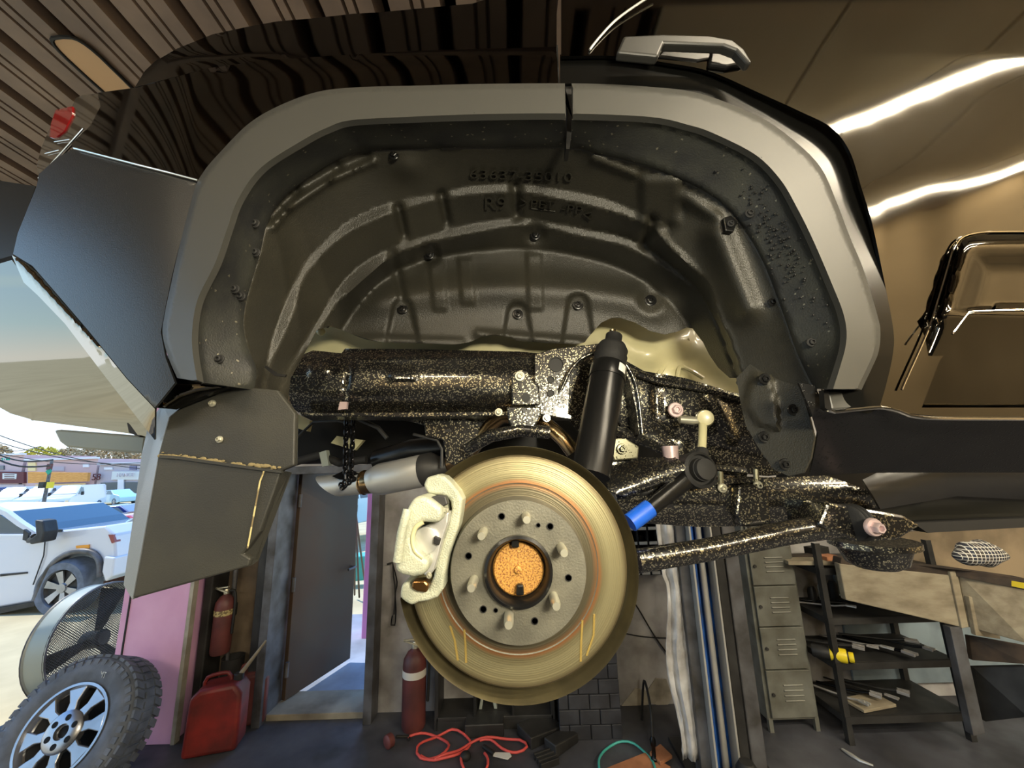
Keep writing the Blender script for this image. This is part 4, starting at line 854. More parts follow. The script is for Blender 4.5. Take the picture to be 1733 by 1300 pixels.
def ringdepth(rings, inner=None, sm=0.0):
    def f(x, y):
        th = np.degrees(np.arctan2(-(y - CYc), x - CXc)); th = np.where(th < -100, th + 360, th); r = np.hypot(x - CXc, y - CYc)
        R = [g.at(th) for g in rings]
        for i in range(1, len(R)): R[i] = np.minimum(R[i], R[i - 1] - 1)
        Y = np.full(r.shape, rings[0].Y, float); Y = np.where(r >= R[0], rings[0].Y - (r - R[0]) * .0002, Y)
        for i in range(len(R) - 1):
            t = (R[i] - r) / (R[i] - R[i + 1]); k = (t >= 0) & (t <= 1); Y = np.where(k, rings[i].Y + (rings[i + 1].Y - rings[i].Y) * t, Y)
        Y = np.where(r < R[-1], rings[-1].Y + (R[-1] - r) * .00015, Y); return Y
    return f
def offs(pts, f, tgt): # move polar toward centre by px
    out = []
    for (x, y) in pts:
        r = math.hypot(x - CXc, y - CYc); k = (r - f) / r; out.append((CXc + (x - CXc) * k, CYc + (y - CYc) * k))
    return out
rO, rA, rB = Ring(O_, .600), Ring(A_, .578), Ring(B_, .662)
rO2 = Ring(offs(O_, 9, 0), .580); rM = Ring(offs(A_, -11, 0), .566)
fl = ringdepth([rO, rO2, rM, rA])
def split(pts, lo, hi):
    return [p for p in spline(pts, 6) if lo <= p[0] <= hi]
# flares (two pieces with the door gap between them)
def strip(a, b): return a + b[::-1]
def flare(lo, hi, xa, xb):
    o_, a_ = spline(O_, 7), spline(A_, 7)
    o_ = [p for p in o_ if lo < p[0] < hi]; a_ = [p for p in a_ if lo < p[0] < hi]
    if hi < 1000: o_.append((956, 141)); a_.append((958, 201))
    else: o_.insert(0, (967, 141)); a_.insert(0, (969, 202))
    return o_ + a_[::-1]
cons = [split(offs(O_, 9, 0), 0, 2000), split(offs(A_, -11, 0), 0, 2000)]
FL = sheet('wheel_arch_flare', flare(0, 954, 0, 0), fl, 5, 'silver', suv, cons, thick=.004, smooth=25, res=False); lab(FL, 'satin grey rear half of the wheel arch flare')
FR = sheet('wheel_arch_flare', flare(970, 3000, 0, 0), fl, 5, 'silver', suv, cons, thick=.004, smooth=25, res=False); lab(FR, 'satin grey front half of the wheel arch flare')
# dark under-flange between flare edge and liner
fg = ringdepth([rA, Ring(offs(A_, 4, 0), .586), Ring(offs(B_, -3, 0), .652), rB])
def flangepoly(lo, hi):
    a_ = [p for p in spline(A_, 7) if lo < p[0] < hi]; b_ = [p for p in spline(B_, 7) if lo < p[0] < hi]
    if hi < 1000: a_.append((957, 203)); b_.append((957, 250))
    else: a_.insert(0, (968, 203)); b_.insert(0, (964, 251))
    return a_, b_
a1, b1_ = flangepoly(0, 955); pl_ = a1 + b1_[::-1]
fo1 = sheet('arch_flange', pl_, fg, 7, 'flange', suv, thick=.003, res=False)
a2, b2_ = flangepoly(968, 3000)
fo2 = sheet('arch_flange', a2 + b2_[::-1], fg, 7, 'flange', suv, thick=.003, res=False)
for (x, y) in [(432, 379), (433, 428), (398, 490), (408, 502), (372, 608)]: bolt('clip', x, y, float(fg(np.array([x]), np.array([y]))[0]) - .002, 8, 'rubber', fo1, hexa=False)
for (x, y) in [(1268, 362), (1372, 580)]: bolt('clip', x, y, float(fg(np.array([x]), np.array([y]))[0]) - .002, 8, 'rubber', fo2, hexa=False)
# mud specks on the front flange
sp = MB(); rr = np.random.default_rng(9)
for i in range(170):
    t = rr.normal(.45, .2); s_ = rr.normal(0, 14); x = 1262 + t * 130 + s_; y = 300 + t * 260 - s_ * .3
    Yv = float(fg(np.array([x]), np.array([y]))[0]) - .0015; p = P(x, y, Yv); sp.ball(p, rp(abs(rr.normal(1, .6)) + .5, x, y, Yv), 3)
o = sp.build('mud_specks', 'black', fo2); o['kind'] = 'stuff'
# the moulded liner
D_ = [(440, 690), (446, 640), (455, 590), (469, 548), (488, 501), (501, 473), (520, 441), (539, 420), (590, 375), (660, 343), (735, 328), (788, 316), (842, 311), (885, 311), (938, 319), (981, 326), (1030, 338), (1060, 350), (1092, 365), (1127, 378), (1137, 404), (1162, 427), (1185, 452), (1201, 480), (1225, 530), (1250, 590), (1270, 660), (1275, 720)]
E_ = [(446, 690), (453, 640), (466, 600), (486, 556), (501, 514), (507, 488), (516, 467), (535, 443), (556, 420), (600, 388), (681, 354), (756, 335), (810, 328), (852, 326), (895, 326), (938, 335), (981, 343), (1030, 356), (1058, 365), (1097, 381), (1111, 390), (1134, 418), (1168, 450), (1196, 478), (1218, 535), (1243, 595), (1262, 660), (1266, 720)]
F_ = [(470, 690), (480, 640), (500, 600), (530, 555), (563, 501), (586, 471), (614, 446), (659, 420), (703, 405), (767, 386), (831, 373), (885, 369), (938, 377), (981, 386), (1046, 399), (1081, 413), (1111, 432), (1150, 462), (1182, 494), (1210, 540), (1235, 600), (1253, 660), (1256, 720)]
G_ = [(474, 690), (486, 642), (508, 604), (540, 560), (569, 514), (593, 493), (629, 461), (665, 432), (703, 417), (756, 403), (810, 393), (874, 382), (927, 386), (981, 399), (1046, 413), (1081, 427), (1108, 443), (1143, 466), (1180, 497), (1206, 544), (1230, 604), (1248, 662), (1250, 720)]
I_ = [(500, 690), (530, 640), (560, 590), (590, 540), (630, 490), (680, 455), (740, 436), (820, 424), (900, 422), (980, 434), (1050, 455), (1110, 490), (1150, 530), (1190, 590), (1215, 640), (1220, 720)]
rings = [Ring(offs(B_, 0, 0), .664), Ring(D_, .775), Ring(E_, .782), Ring(F_, .868), Ring(G_, .874), Ring(I_, .955)]
rd = ringdepth(rings)
def sstep(v, a, b): t = np.clip((v - a) / (b - a), 0, 1); return t * t * (3 - 2 * t)
def box_bump(x, y, x0, x1, y0, y1, h, s=4): return h * sstep(x, x0 - s, x0 + s) * (1 - sstep(x, x1 - s, x1 + s)) * sstep(y, y0 - s, y0 + s) * (1 - sstep(y, y1 - s, y1 + s))
def seg_d(x, y, x0, y0, x1, y1):
    dx, dy = x1 - x0, y1 - y0; t = np.clip(((x - x0) * dx + (y - y0) * dy) / (dx * dx + dy * dy), 0, 1); return np.hypot(x - x0 - t * dx, y - y0 - t * dy)
def linerdepth(x, y):
    Y = rd(x, y)
    # bulge of the inner wall
    Y = Y - .022 * np.exp(-((y - 488 - .0009 * (x - 860) ** 2 * .5) / 26) ** 2) * (1 - sstep(np.abs(x - 880), 230, 300))
    # raised straps
    for (x0, x1, y0, y1, sl) in ((730, 753, 440, 526, .12), (779, 802, 438, 514, .1), (893, 918, 430, 525, .05)):
        Y = Y - box_bump(x - (y - 480) * sl * .8, y, x0, x1, y0, y1, .006, 2)
    # recessed screw pads
    for (cx, cy, yb, w0, w1) in ((681, 522, 574, 13, 24), (876, 530, 574, 14, 22), (978, 514, 580, 14, 24)):
        hw = w0 + (w1 - w0) * np.clip((y - cy) / (yb - cy), 0, 1); d = np.where(y < cy, np.hypot(x - cx, y - cy) - w0, np.abs(x - cx) - hw); Y = Y + .012 * (1 - sstep(d, -1, 7))
    for (cx, cy, r) in ((726, 430, 17), (906, 396, 17), (1101, 508, 20)): Y = Y + .014 * np.exp(-(np.hypot(x - cx, y - cy) / r) ** 4) - .006 * np.exp(-(np.hypot(x - cx, y - cy - r * 1.3) / r) ** 2)
    # notches across the first step
    for (x0, y0, x1, y1, w_, h) in ((674, 352, 684, 398, 7, .020), (747, 330, 756, 376, 7, .020), (872, 315, 874, 362, 8, .020), (1104, 372, 1092, 412, 8, .022), (664, 430, 680, 500, 7, .012)):
        Y = Y + h * np.exp(-(seg_d(x, y, x0, y0, x1, y1) / w_) ** 2)
    # groove and ridge of the rear shoulder
    for (a, b_, c_, d_, h, w_) in ((462, 385, 490, 352, -.010, 6), (490, 352, 560, 305, -.010, 6), (560, 305, 632, 274, -.010, 6), (452, 372, 500, 322, .010, 8), (500, 322, 570, 282, .010, 8), (570, 282, 620, 262, .008, 8), (1005, 268, 1075, 296, -.008, 6)):
        Y = Y + h * np.exp(-(seg_d(x, y, a, b_, c_, d_) / w_) ** 2)
    # upper screw pocket, front pocket
    Y = Y - .012 * np.exp(-(((x - 690) / 26) ** 2 + ((y - 284) / 22) ** 2)) - .012 * box_bump(x, y, 1085, 1150, 300, 380, 1, 10)
    Y = Y - .03 * np.exp(-((seg_d(x, y, 1215, 400, 1262, 520) / 26) ** 2)) - .012 * np.exp(-(seg_d(x, y, 1160, 335, 1212, 366) / 12) ** 2)
    # rolled lip along the bottom edge
    Y = Y - .012 * np.exp(-(seg_d(x, y, 600, 574, 780, 580) / 7) ** 2) - .012 * np.exp(-(seg_d(x, y, 810, 565, 990, 580) / 7) ** 2)
    return Y
Bs = [p for p in spline(offs(B_, -5, 0), 8)]
bottom = [(1380, 700), (1345, 720), (1300, 690), (1260, 665), (1246, 640), (1235, 640), (1215, 622), (1200, 600), (1190, 580), (1172, 556), (1162, 554), (1148, 561), (1125, 566), (1100, 560), (1075, 546), (1050, 538), (1035, 538), (1018, 546), (1004, 560), (990, 578), (975, 583), (930, 581), (875, 577), (858, 569), (835, 566), (815, 570), (795, 579), (770, 583), (700, 581), (650, 580), (625, 575), (595, 565), (575, 557), (556, 552), (535, 560), (512, 605), (492, 640), (486, 690), (480, 800), (420, 800), (405, 700)]
lpoly = [(425, 660)] + [p for p in Bs if p[1] < 660] + bottom
cons = [[p for p in spline(q, 5) if 455 < p[0] < 1245 and p[1] < 560] for q in (D_, E_, F_, G_)]
liner = sheet('wheel_liner', lpoly, linerdepth, 4.6, 'liner', suv, cons, thick=.003, smooth=80); lab(liner, 'dark felt wheel arch liner with stepped ribs')
def lY(x, y, d=0): return float(linerdepth(np.array([float(x)]), np.array([float(y)]))[0]) - d
for (x, y, r) in ((681, 523, 9), (876, 532, 9), (978, 516, 9), (1101, 509, 10), (726, 431, 9), (906, 398, 9), (667, 263, 9), (433, 380, 6), (1306, 512, 7)): bolt('clip_screw', x, y, lY(x, y, .001), r, 'satinblack', liner)
o = MB().pp([(1224, 368), (1238, 364), (1248, 376), (1242, 392), (1228, 390)], lY(1235, 378, .01), .01).build('square_clip', 'satinblack', liner, bevel=.002); bolt('screw', 1236, 379, lY(1235, 378, .012), 6, 'darksteel', o)
# raised lettering of the liner
letter = 'liner'
def ltext(s, x, y, px_h, w_, rot, tilt, name='moulded_lettering'):
    cu = bpy.data.curves.new(name, 'FONT'); cu.body = s; cu.size = 1; cu.extrude = .05; cu.align_x = 'CENTER'; cu.align_y = 'CENTER'
    t = bpy.data.objects.new(name, cu); me = bpy.data.meshes.new_from_object(t); bpy.data.objects.remove(t)
    xs = [v.co.x for v in me.vertices]; ys = [v.co.y for v in me.vertices]; kx = w_ / (max(xs) - min(xs)); ky = px_h / (max(ys) - min(ys)); my = (max(ys) + min(ys)) / 2; cr_, sr_ = math.cos(math.radians(rot)), math.sin(math.radians(rot))
    for v in me.vertices:
        u_, v_ = v.co.x * kx, (v.co.y - my) * ky; X_ = x + u_ * cr_ - v_ * sr_; Y_ = y - (u_ * sr_ + v_ * cr_); v.co = Vector(P(X_, Y_, lY(X_, Y_, .0062 if v.co.z > 0 else -.001)).tolist())
    o = bpy.data.objects.new(name, me); C.objects.link(o); me.materials.append(M['liner']); hang(o, liner); return o
def ltext_flat(s, x, y, px_h, w_, rot, tilt, name='moulded_lettering'):
    Yv = lY(x, y, .004); return text(s, name, (x, y), Yv, rp(px_h, x, y, Yv) * 1.35, letter, liner, rot=rot, ext=.0022, width=rp(w_, x, y, Yv), tilt=tilt)
ltext('63637-35010', 882, 297, 16, 174, -2, 60)
ltext('R9', 838, 345, 22, 36, 0, 72)
ltext('>', 886, 343, 16, 12, -6, 72); ltext('PET', 918, 346, 14, 40, -5, 72); ltext('-PP', 968, 354, 14, 36, -8, 72); ltext('<', 994, 364, 16, 14, -12, 72)
MB().tube([P(899, 353, lY(899, 353, .001)), P(940, 358, lY(940, 358, .001))], .0012, 6).build('moulded_underline', 'liner', liner)
# rear leg panel and dark slit
MB().pp([(497, 519), (512, 520), (560, 545), (552, 553), (530, 548)], .90, .01).build('liner_seam', 'black', liner)
MB().pp([(449, 618), (470, 632), (484, 634), (482, 638), (464, 636), (447, 622)], .72, .004).build('liner_slit', 'black', liner)
# front flap of the liner
def pdist(poly):
    ps = np.array(poly, float)
    def f(x, y):
        d = np.full(np.shape(x), 1e9)
        for i in range(len(ps) - 1): d = np.minimum(d, seg_d(x, y, *ps[i], *ps[i + 1]))
        return d
    return f
FPK = [(1275, 630), (1308, 636), (1320, 690), (1324, 734), (1282, 722), (1256, 690), (1262, 655), (1275, 630)]
def flapd(x, y): return .78 + (x - 1250) * -.0009 + .02 * (1 - sstep(seg_d(x, y, 1262, 700, 1320, 730), 0, 26)) * 0 - .012 * inside(x, y, FPK[:-1]) * sstep(pdist(FPK)(x, y), 0, 8)
fp = [(1246, 640), (1285, 600), (1310, 560), (1335, 575), (1352, 650), (1368, 700), (1378, 740), (1372, 775), (1360, 800), (1335, 806), (1310, 795), (1285, 760), (1262, 720), (1255, 690)]
fpl = sheet('liner_front_flap', fp, flapd, 7, 'liner', suv, thick=.004, smooth=50)
for (x, y) in ((1294, 642), (1342, 694), (1293, 740), (1328, 786)): bolt('clip_screw', x, y, float(flapd(np.array([x]), np.array([y]))[0]) - .002, 10, 'satinblack', fpl)
# gloss lip around the front flare, on the door edge side
DE = [(950, 95), (1045, 95), (1133, 107), (1202, 121), (1289, 159), (1355, 189), (1407, 216), (1438, 256), (1458, 318), (1472, 363), (1481, 400), (1499, 488), (1512, 559), (1511, 600), (1499, 654), (1488, 690)]
dO = pdist(O_); dE = pdist(DE)
lipd = lambda x, y: .606 + .00012 * np.minimum(dO(x, y), 60)
lp_ = [(948, 92)] + [p for p in spline(DE, 8)][1:] + [(1470, 700), (1400, 690), (1392, 655)] + [p for p in spline(O_, 8)[::-1] if p[0] > 960 and p[1] < 650] + [(948, 142)]
o = sheet('wheel_arch_lip', lp_, lipd, 6, 'lip', suv, thick=.004); lab(o, 'gloss black body lip around the grey flare')
# quarter panel: rear side of the body
def body(x, y):
    Y = .603 + 0 * x
    Y = Y + .00000045 * np.clip(330 - x, 0, 400) ** 2 * 3.2                        # rear corner turns away
    Y = Y + .0006 * np.clip(96 - y, 0, 200) * .3                                    # shoulder leans in
    Y = Y - .0015 * np.exp(-((y - 110) / 30) ** 2) * sstep(x, 300, 420) * (1 - sstep(x, 1250, 1500))
    return Y
qO = [p for p in spline(O_, 8) if p[0] < 945]
q_poly = [(165, 157), (232, 148), (350, 116), (440, 103), (520, 97), (700, 86), (941, 79), (943, 100), (945, 142)] + [p for p in qO[::-1] if p[1] < 305] + [(335, 305), (230, 277), (125, 250), (120, 243), (152, 215), (170, 180)]
o = sheet('quarter_panel', q_poly, body, 10, 'paint', suv, thick=.004); lab(o, 'gloss black rear quarter panel')
u_poly = [(228, 148), (245, 120), (262, 104), (300, 82), (360, 58), (420, 45), (470, 36), (530, 31), (600, 23), (640, 21), (800, 6), (942, -40), (942, 79), (700, 86), (520, 97), (440, 103), (350, 116)]
upd = lambda x, y: body(x, y) + .0001 * np.clip(90 - y, 0, 200) + .02 * sstep(-x, -420, -230)
o = sheet('upper_quarter', u_poly, upd, 12, 'paint', suv, thick=.004); lab(o, 'gloss black upper body above the shoulder line')
MB().tube([P(712, 83, .615), P(800, 47, .635), P(890, 8, .66)], .0018, 6).build('upper_line', 'framesteel', suv)  # thin grey tube running up the upper panel
# bumper side panel, bevel corner, lower glossy bumper
bp_ = [(66, 295), (95, 268), (125, 251), (230, 278), (335, 306), (318, 365), (300, 430), (288, 480), (278, 530), (272, 562), (280, 605), (296, 648), (262, 690), (215, 640), (150, 560), (90, 490), (55, 450), (22, 430), (30, 395), (48, 350), (62, 315)]
bd = lambda x, y: .606 + .0000009 * np.clip(300 - x, 0, 400) ** 2
o = sheet('bumper_side', bp_, bd, 10, 'bumper', suv, thick=.004); lab(o, 'dull dark bumper side panel')
MB().tube([P(x, y, .600 + .0000009 * max(300 - x, 0) ** 2) for x, y in ((126, 251), (180, 265), (230, 278), (290, 293), (335, 305))], .0022, 8).build('panel_edge', 'chrome', suv)
bv = [(20, 432), (55, 452), (90, 492), (150, 562), (215, 642), (262, 692), (262, 745), (236, 712), (180, 640), (110, 548), (64, 500), (40, 478)]
bvd = lambda x, y: bd(x, y) + .0011 * np.clip(seg_d(x, y, 20, 430, 262, 690), 0, 60)
o = sheet('bumper_edge', bv, bvd, 6, 'gloss', suv, thick=.003, smooth=70); lab(o, 'mirror black bumper corner bevel')
lb = [(-60, 440), (0, 446), (20, 440), (64, 500), (110, 548), (180, 640), (236, 712), (262, 745), (240, 737), (150, 724), (60, 712), (18, 700), (0, 690), (-60, 660)]
lbd = lambda x, y: .70 + .00075 * np.clip(y - 470, 0, 400) * .35 + .0006 * np.clip(150 - x, -150, 300) * .6 + .02 * np.sin(np.clip((y - 480) / 230, 0, 1) * PI) * -1
o = sheet('lower_bumper', lb, lbd, 9, 'gloss', suv, thick=.004, smooth=70); lab(o, 'mirror black lower rear bumper')
o = MB().pp([(90, 728), (100, 727), (246, 738), (243, 768), (150, 761), (112, 757), (100, 748)], 1.15, .06).build('tow_valance', 'sheen', suv, bevel=.006); lab(o, 'pale grey valance under the bumper')
MB().pp([(215, 716), (240, 728), (236, 740), (218, 732)], .74, .02).build('bumper_clip', 'black', suv)
MB().tube([P(x, y, .597) for x, y in spline([(998, 84), (1012, 66), (1040, 36), (1075, 10), (1110, -12)], 8)], .0022, 6).build('door_highlight_line', 'steel', suv)  # curved highlight drawn in as a thin steel tube
MB().pp([(262, 645), (290, 600), (345, 640), (384, 655), (340, 672), (290, 692), (262, 690)], .635, .01).build('arch_foot', 'lip', suv)
# arch side filler between bumper and flare foot
o = MB().pp([(262, 652), (290, 648), (345, 650), (372, 655), (330, 662), (300, 672), (272, 690)], .625, .02).build('bumper_foot', 'gloss', suv, bevel=.004)
# tail lamp
tl_ = [(128, 166), (140, 161), (166, 158), (172, 178), (160, 205), (140, 226), (112, 248), (80, 285), (66, 300), (62, 280), (70, 250), (82, 222), (95, 200), (120, 185)]
tld = lambda x, y: .622 + .0000016 * np.clip(300 - x, 0, 400) ** 2
o = sheet('tail_lamp', tl_, tld, 7, 'clear', suv, thick=.006); lab(o, 'smoked clear and red tail lamp')
o2 = sheet('red_lens', [(94, 186), (122, 180), (122, 195), (108, 222), (92, 234), (84, 232), (86, 210)], lambda x, y: tld(x, y) - .004, 6, 'redlens', o, thick=.004)
for a_, c_ in (((66, 302), (142, 218)), ((92, 240), (118, 236)), ((76, 260), (100, 254))):
    MB().tube([P(*a_, float(tld(np.array([a_[0]]), np.array([a_[1]]))[0]) - .004), P(*c_, float(tld(np.array([c_[0]]), np.array([c_[1]]))[0]) - .004)], .0022 if a_[0] == 66 else .0008, 8).build('lamp_trim', 'chrome', o)
# rear end beyond the corner and roof
MB().pp([(-40, 300), (60, 315), (48, 350), (22, 432), (-40, 450)], 1.25, .3).build('rear_body', 'bumper', suv)
# rear door
def door_table():
    xs = np.array([940., 1200, 1380, 1420, 1460, 1500, 1560, 1620, 1680, 1740, 1830]); y1 = np.array([250., 240, 222, 208, 193, 176, 152, 130, 112, 100, 90]); y2 = np.array([350., 348, 346, 342, 336, 322, 306, 298, 286, 270, 255])
    ys = np.arange(80, 720, 4.0); T = np.zeros((len(ys), len(xs)))
    for j, x in enumerate(xs):
        def alpha(y, YL):
            p = P(x, y, .6); d = rays(x, y); th = math.atan2(d[2], d[1]); ph = math.atan2(CZ - .24 - p[2], p[1] - YL); return (ph - th) / 2
        aa = np.interp(ys, [60, y1[j] - 36, y1[j] + 36, y2[j] - 30, y2[j] + 30, y2[j] + 100, 700], [alpha(y1[j], -1.3) + .01, alpha(y1[j], -1.3) + .035, alpha(y1[j], -1.3) - .035, alpha(y2[j], -2.7) + .03, alpha(y2[j], -2.7) - .03, alpha(y2[j], -2.7) - .05, 0])
        zz = P(np.full(len(ys), x), ys, .6)[:, 2]; T[:, j] = .6 + np.concatenate([[0], np.cumsum(np.tan((aa[1:] + aa[:-1]) / 2) * np.diff(zz))])
    k = int(np.argmin(abs(ys - 92))); T = T - T[k] + .6
    return xs, ys, T
DX, DYs, DT = door_table()
def dtab(x, y):
    i = np.clip((np.asarray(y) - DYs[0]) / 4.0, 0, len(DYs) - 1.001); i0 = i.astype(int); f = i - i0
    # smooth (cubic Hermite) interpolation between the columns
    j = np.clip(np.searchsorted(DX, x) - 1, 0, len(DX) - 2); u = np.clip((x - DX[j]) / (DX[j + 1] - DX[j]), 0, 1)
    def col(jj): jj = np.clip(jj, 0, len(DX) - 1); return DT[i0, jj] * (1 - f) + DT[np.minimum(i0 + 1, len(DYs) - 1), jj] * f
    p0, p1, p2, p3 = col(j - 1), col(j), col(j + 1), col(j + 2); X = lambda jj: DX[np.clip(jj, 0, len(DX) - 1)]
    h = X(j + 1) - X(j); m1 = (p2 - p0) / (X(j + 1) - X(j - 1)) * h; m2 = (p3 - p1) / (X(j + 2) - X(j)) * h
    return (2 * u ** 3 - 3 * u ** 2 + 1) * p1 + (u ** 3 - 2 * u ** 2 + u) * m1 + (-2 * u ** 3 + 3 * u ** 2) * p2 + (u ** 3 - u ** 2) * m2
def door(x, y):
    x = np.asarray(x, float); y = np.asarray(y, float)
    return dtab(x, np.maximum(y, 92)) + .00007 * np.clip(92 - y, 0, 200)
dp_ = [(950, -70), (1300, -70), (1820, -70), (1820, 705), (1600, 706), (1540, 700), (1488, 688)] + [p for p in spline(DE, 9)[::-1]]
cr_ = [[(950, 88), (1275, 92), (1500, 91), (1820, 88)]]
DO = sheet('rear_door', dp_, door, 8, 'paint', suv, cr_, [[(1650, 545), (1810, 545), (1810, 690), (1560, 690), (1590, 610)]], thick=.005, smooth=50); lab(DO, 'gloss black rear door reflecting the tan room')
MB().pp([(939, 76), (944, 76), (947, 142), (968, 142), (970, 203), (964, 252), (958, 252), (960, 203), (955, 142), (942, 142)], .612, .03).build('door_gap', 'black', suv)
# door handle
H1 = [(1044, 88), (1056, 60), (1072, 57), (1120, 55), (1190, 58), (1235, 64), (1256, 76), (1268, 92), (1274, 105), (1262, 106), (1248, 84), (1232, 78), (1120, 72), (1112, 94)]
hd = MB().pp([(1044, 88), (1056, 60), (1120, 57), (1200, 59), (1240, 66), (1260, 82), (1274, 105), (1266, 106), (1246, 84), (1225, 76), (1124, 72), (1114, 95)], .560, .018).build('door_handle', 'handle', DO, bevel=.005, seg=3); lab(hd, 'satin grey door handle')
MB().pp([(1112, 95), (1128, 79), (1202, 82), (1210, 98), (1180, 103)], .596, .02).build('handle_recess', 'satinblack', hd, bevel=.004)
MB().pp([(1205, 80), (1245, 84), (1262, 106), (1230, 112), (1200, 108)], .590, .02).build('handle_pocket', 'satinblack', hd, bevel=.004)
# door cladding with rounded raised outline
cl = spline([(1820, 392), (1700, 392), (1655, 394), (1628, 402), (1614, 420), (1606, 446), (1590, 500), (1570, 560), (1530, 650), (1510, 700)], 8)
cld = lambda x, y: door(x, y) - .002 - .016 * sstep(pdist(cl)(x, y), 0, 18) + .012 * sstep(pdist(cl)(x, y), 26, 70) * (y < 525) - .004 * sstep(y, 521, 529) + .00030 * np.clip(y - 529, 0, 300)
o = sheet('door_cladding', cl + [(1820, 704)], cld, 8, 'paint', DO, [cl, [(1625, 570), (1645, 527), (1820, 524)]], thick=.004, smooth=70); lab(o, 'gloss black lower door moulding')
MB().tube([P(x, y, float(door(np.array([x]), np.array([y]))[0]) - .005) for x, y in cl[:-6]], .0016, 6).build('cladding_edge', 'chrome', o)
MB().tube([P(x, y, .590) for x, y in ((1612, 566), (1614, 562), (1640, 528), (1700, 525), (1820, 524))], .0014, 6).build('cladding_edge', 'chrome', o)
# sill: edge line and under panel
MB().tube([P(x, y, .598) for x, y in spline([(1395, 659), (1402, 695), (1440, 694), (1490, 690), (1520, 696), (1560, 707), (1700, 709), (1820, 709)], 14)], .003, 8).build('sill_edge', 'chrome', suv)
MB().pp([(1394, 660), (1402, 662), (1408, 694), (1402, 694), (1396, 690)], .59, .01).build('sill_bracket', 'satinblack', suv)
MB().pp([(1400, 662), (1450, 662), (1462, 690), (1408, 694)], .61, .02).build('arch_step', 'silver', suv, bevel=.003)
sld = lambda x, y: .61 + .0016 * np.clip(y - 695, 0, 200)
o = sheet('sill_panel', [(1352, 648), (1378, 652), (1400, 694), (1490, 692), (1560, 710), (1820, 712), (1820, 800), (1640, 800), (1480, 800), (1370, 806), (1378, 770), (1384, 735), (1372, 695)], sld, 12, 'sill', suv, thick=.004); lab(o, 'wet black sill underside')

# ---------------------------------------------- underbody
# cream inner body behind the frame
def crm(x, y): return 1.075 - .03 * np.exp(-((x - 1110) / 50) ** 2 - ((y - 590) / 30) ** 2) + .008 * np.sin(x / 17) * np.sin(y / 11) * (x > 1020)
o = sheet('inner_body', [(500, 535), (700, 540), (1000, 520), (1200, 530), (1270, 640), (1260, 680), (1080, 660), (900, 625), (600, 615), (500, 625)], crm, 9, 'cream', suv, thick=.005); lab(o, 'cream primed inner body above the frame rail')
MB().tube([P(x, y, 1.06) for x, y in spline([(1190, 640), (1165, 625), (1150, 622), (1146, 650)], 8)], .006, 8).build('body_rib', 'cream', o)
MB().tube([P(x, y, 1.07) for x, y in spline([(1110, 640), (1135, 605), (1152, 580), (1165, 575)], 8)], .007, 8).build('body_rib', 'cream', o)
MB().ball(P(543, 561, 1.05), .012, 8).build('sealer_plug', 'cream', o, smooth=60); MB().ball(P(1105, 600, 1.06), .02, 8, (1.3, .5, .6)).build('sealant_blob', 'darksteel', o, smooth=60)
MB().pp([(500, 700), (525, 712), (520, 730), (500, 724)], 1.25, .02).build('body_bracket', 'cream', o)
MB().pp([(570, 738), (615, 745), (600, 762), (560, 750)], 1.3, .02).build('body_bracket', 'cream', o)
# frame rail
def rail(x, y):
    Y = .985 - .02 * np.exp(-((y - 648 - (x - 700) * .01) / 30) ** 4) + .000 * x
    Y = Y + .012 * np.exp(-((y - 620) / 3) ** 2) * 0 + .03 * sstep(y, 684, 698) + .03 * (1 - sstep(y, 596, 606))
    Y = Y - .012 * box_bump(x, y, 660, 702, 628, 644, 1, 3) - .01 * box_bump(x, y, 522, 556, 618, 634, 1, 3) + .012 * np.exp(-((x - 585 - 4 * np.sin(y / 16)) / 3.0) ** 2)
    return Y
fr_ = sheet('frame_rail', [(486, 655), (494, 628), (512, 600), (530, 593), (578, 598), (584, 590), (700, 591), (880, 595), (910, 598), (912, 700), (880, 697), (700, 700), (560, 700), (505, 698), (494, 690)], rail, 6, 'wet', suv, thick=.006, smooth=60); lab(fr_, 'oily black frame rail')
MB().pp([(505, 697), (560, 699), (900, 696), (900, 703), (700, 706), (510, 704)], .96, .09).build('lower_flange', 'wet', fr_, bevel=.002)
MB().pp([(575, 680), (587, 680), (586, 692), (572, 694)], .955, .01).build('paint_chip', 'pinkzinc', fr_)
# rail past the shock, rising over the axle
def rail2(x, y): return 1.0 + .03 * sstep(y, 690, 760) * 0 - .018 * np.sin(np.clip((y - (598 + (x - 1060) * .19)) / 130, 0, 1) * PI) + .010 * np.exp(-(seg_d(x, y, 1110, 640, 1112, 700) / 7) ** 2) + .01 * np.exp(-(seg_d(x, y, 1112, 720, 1140, 745) / 6) ** 2) - .01 * np.exp(-(seg_d(x, y, 1200, 650, 1240, 740) / 9) ** 2)
o = sheet('frame_rail_arch', [(1040, 600), (1090, 628), (1160, 640), (1240, 664), (1290, 690), (1330, 740), (1345, 800), (1300, 806), (1240, 800), (1180, 775), (1120, 765), (1060, 740), (1040, 700)], rail2, 6, 'wet', suv, thick=.006); lab(o, 'oily frame rail rising past the shock')
MB().tube([P(x, y, .975) for x, y in spline([(1080, 633), (1120, 646), (1180, 656), (1260, 675)], 12)], .010, 8).build('rail_lip', 'wet', o)
MB().tube([P(x, y, .965) for x, y in spline([(1030, 725), (1080, 742), (1130, 765), (1180, 790), (1260, 800)], 12)], .013, 8).build('rail_lip', 'wet', o)
bolt('mount_bolt', 1143, 694, .96, 13, 'pinkzinc', o, h=.012)
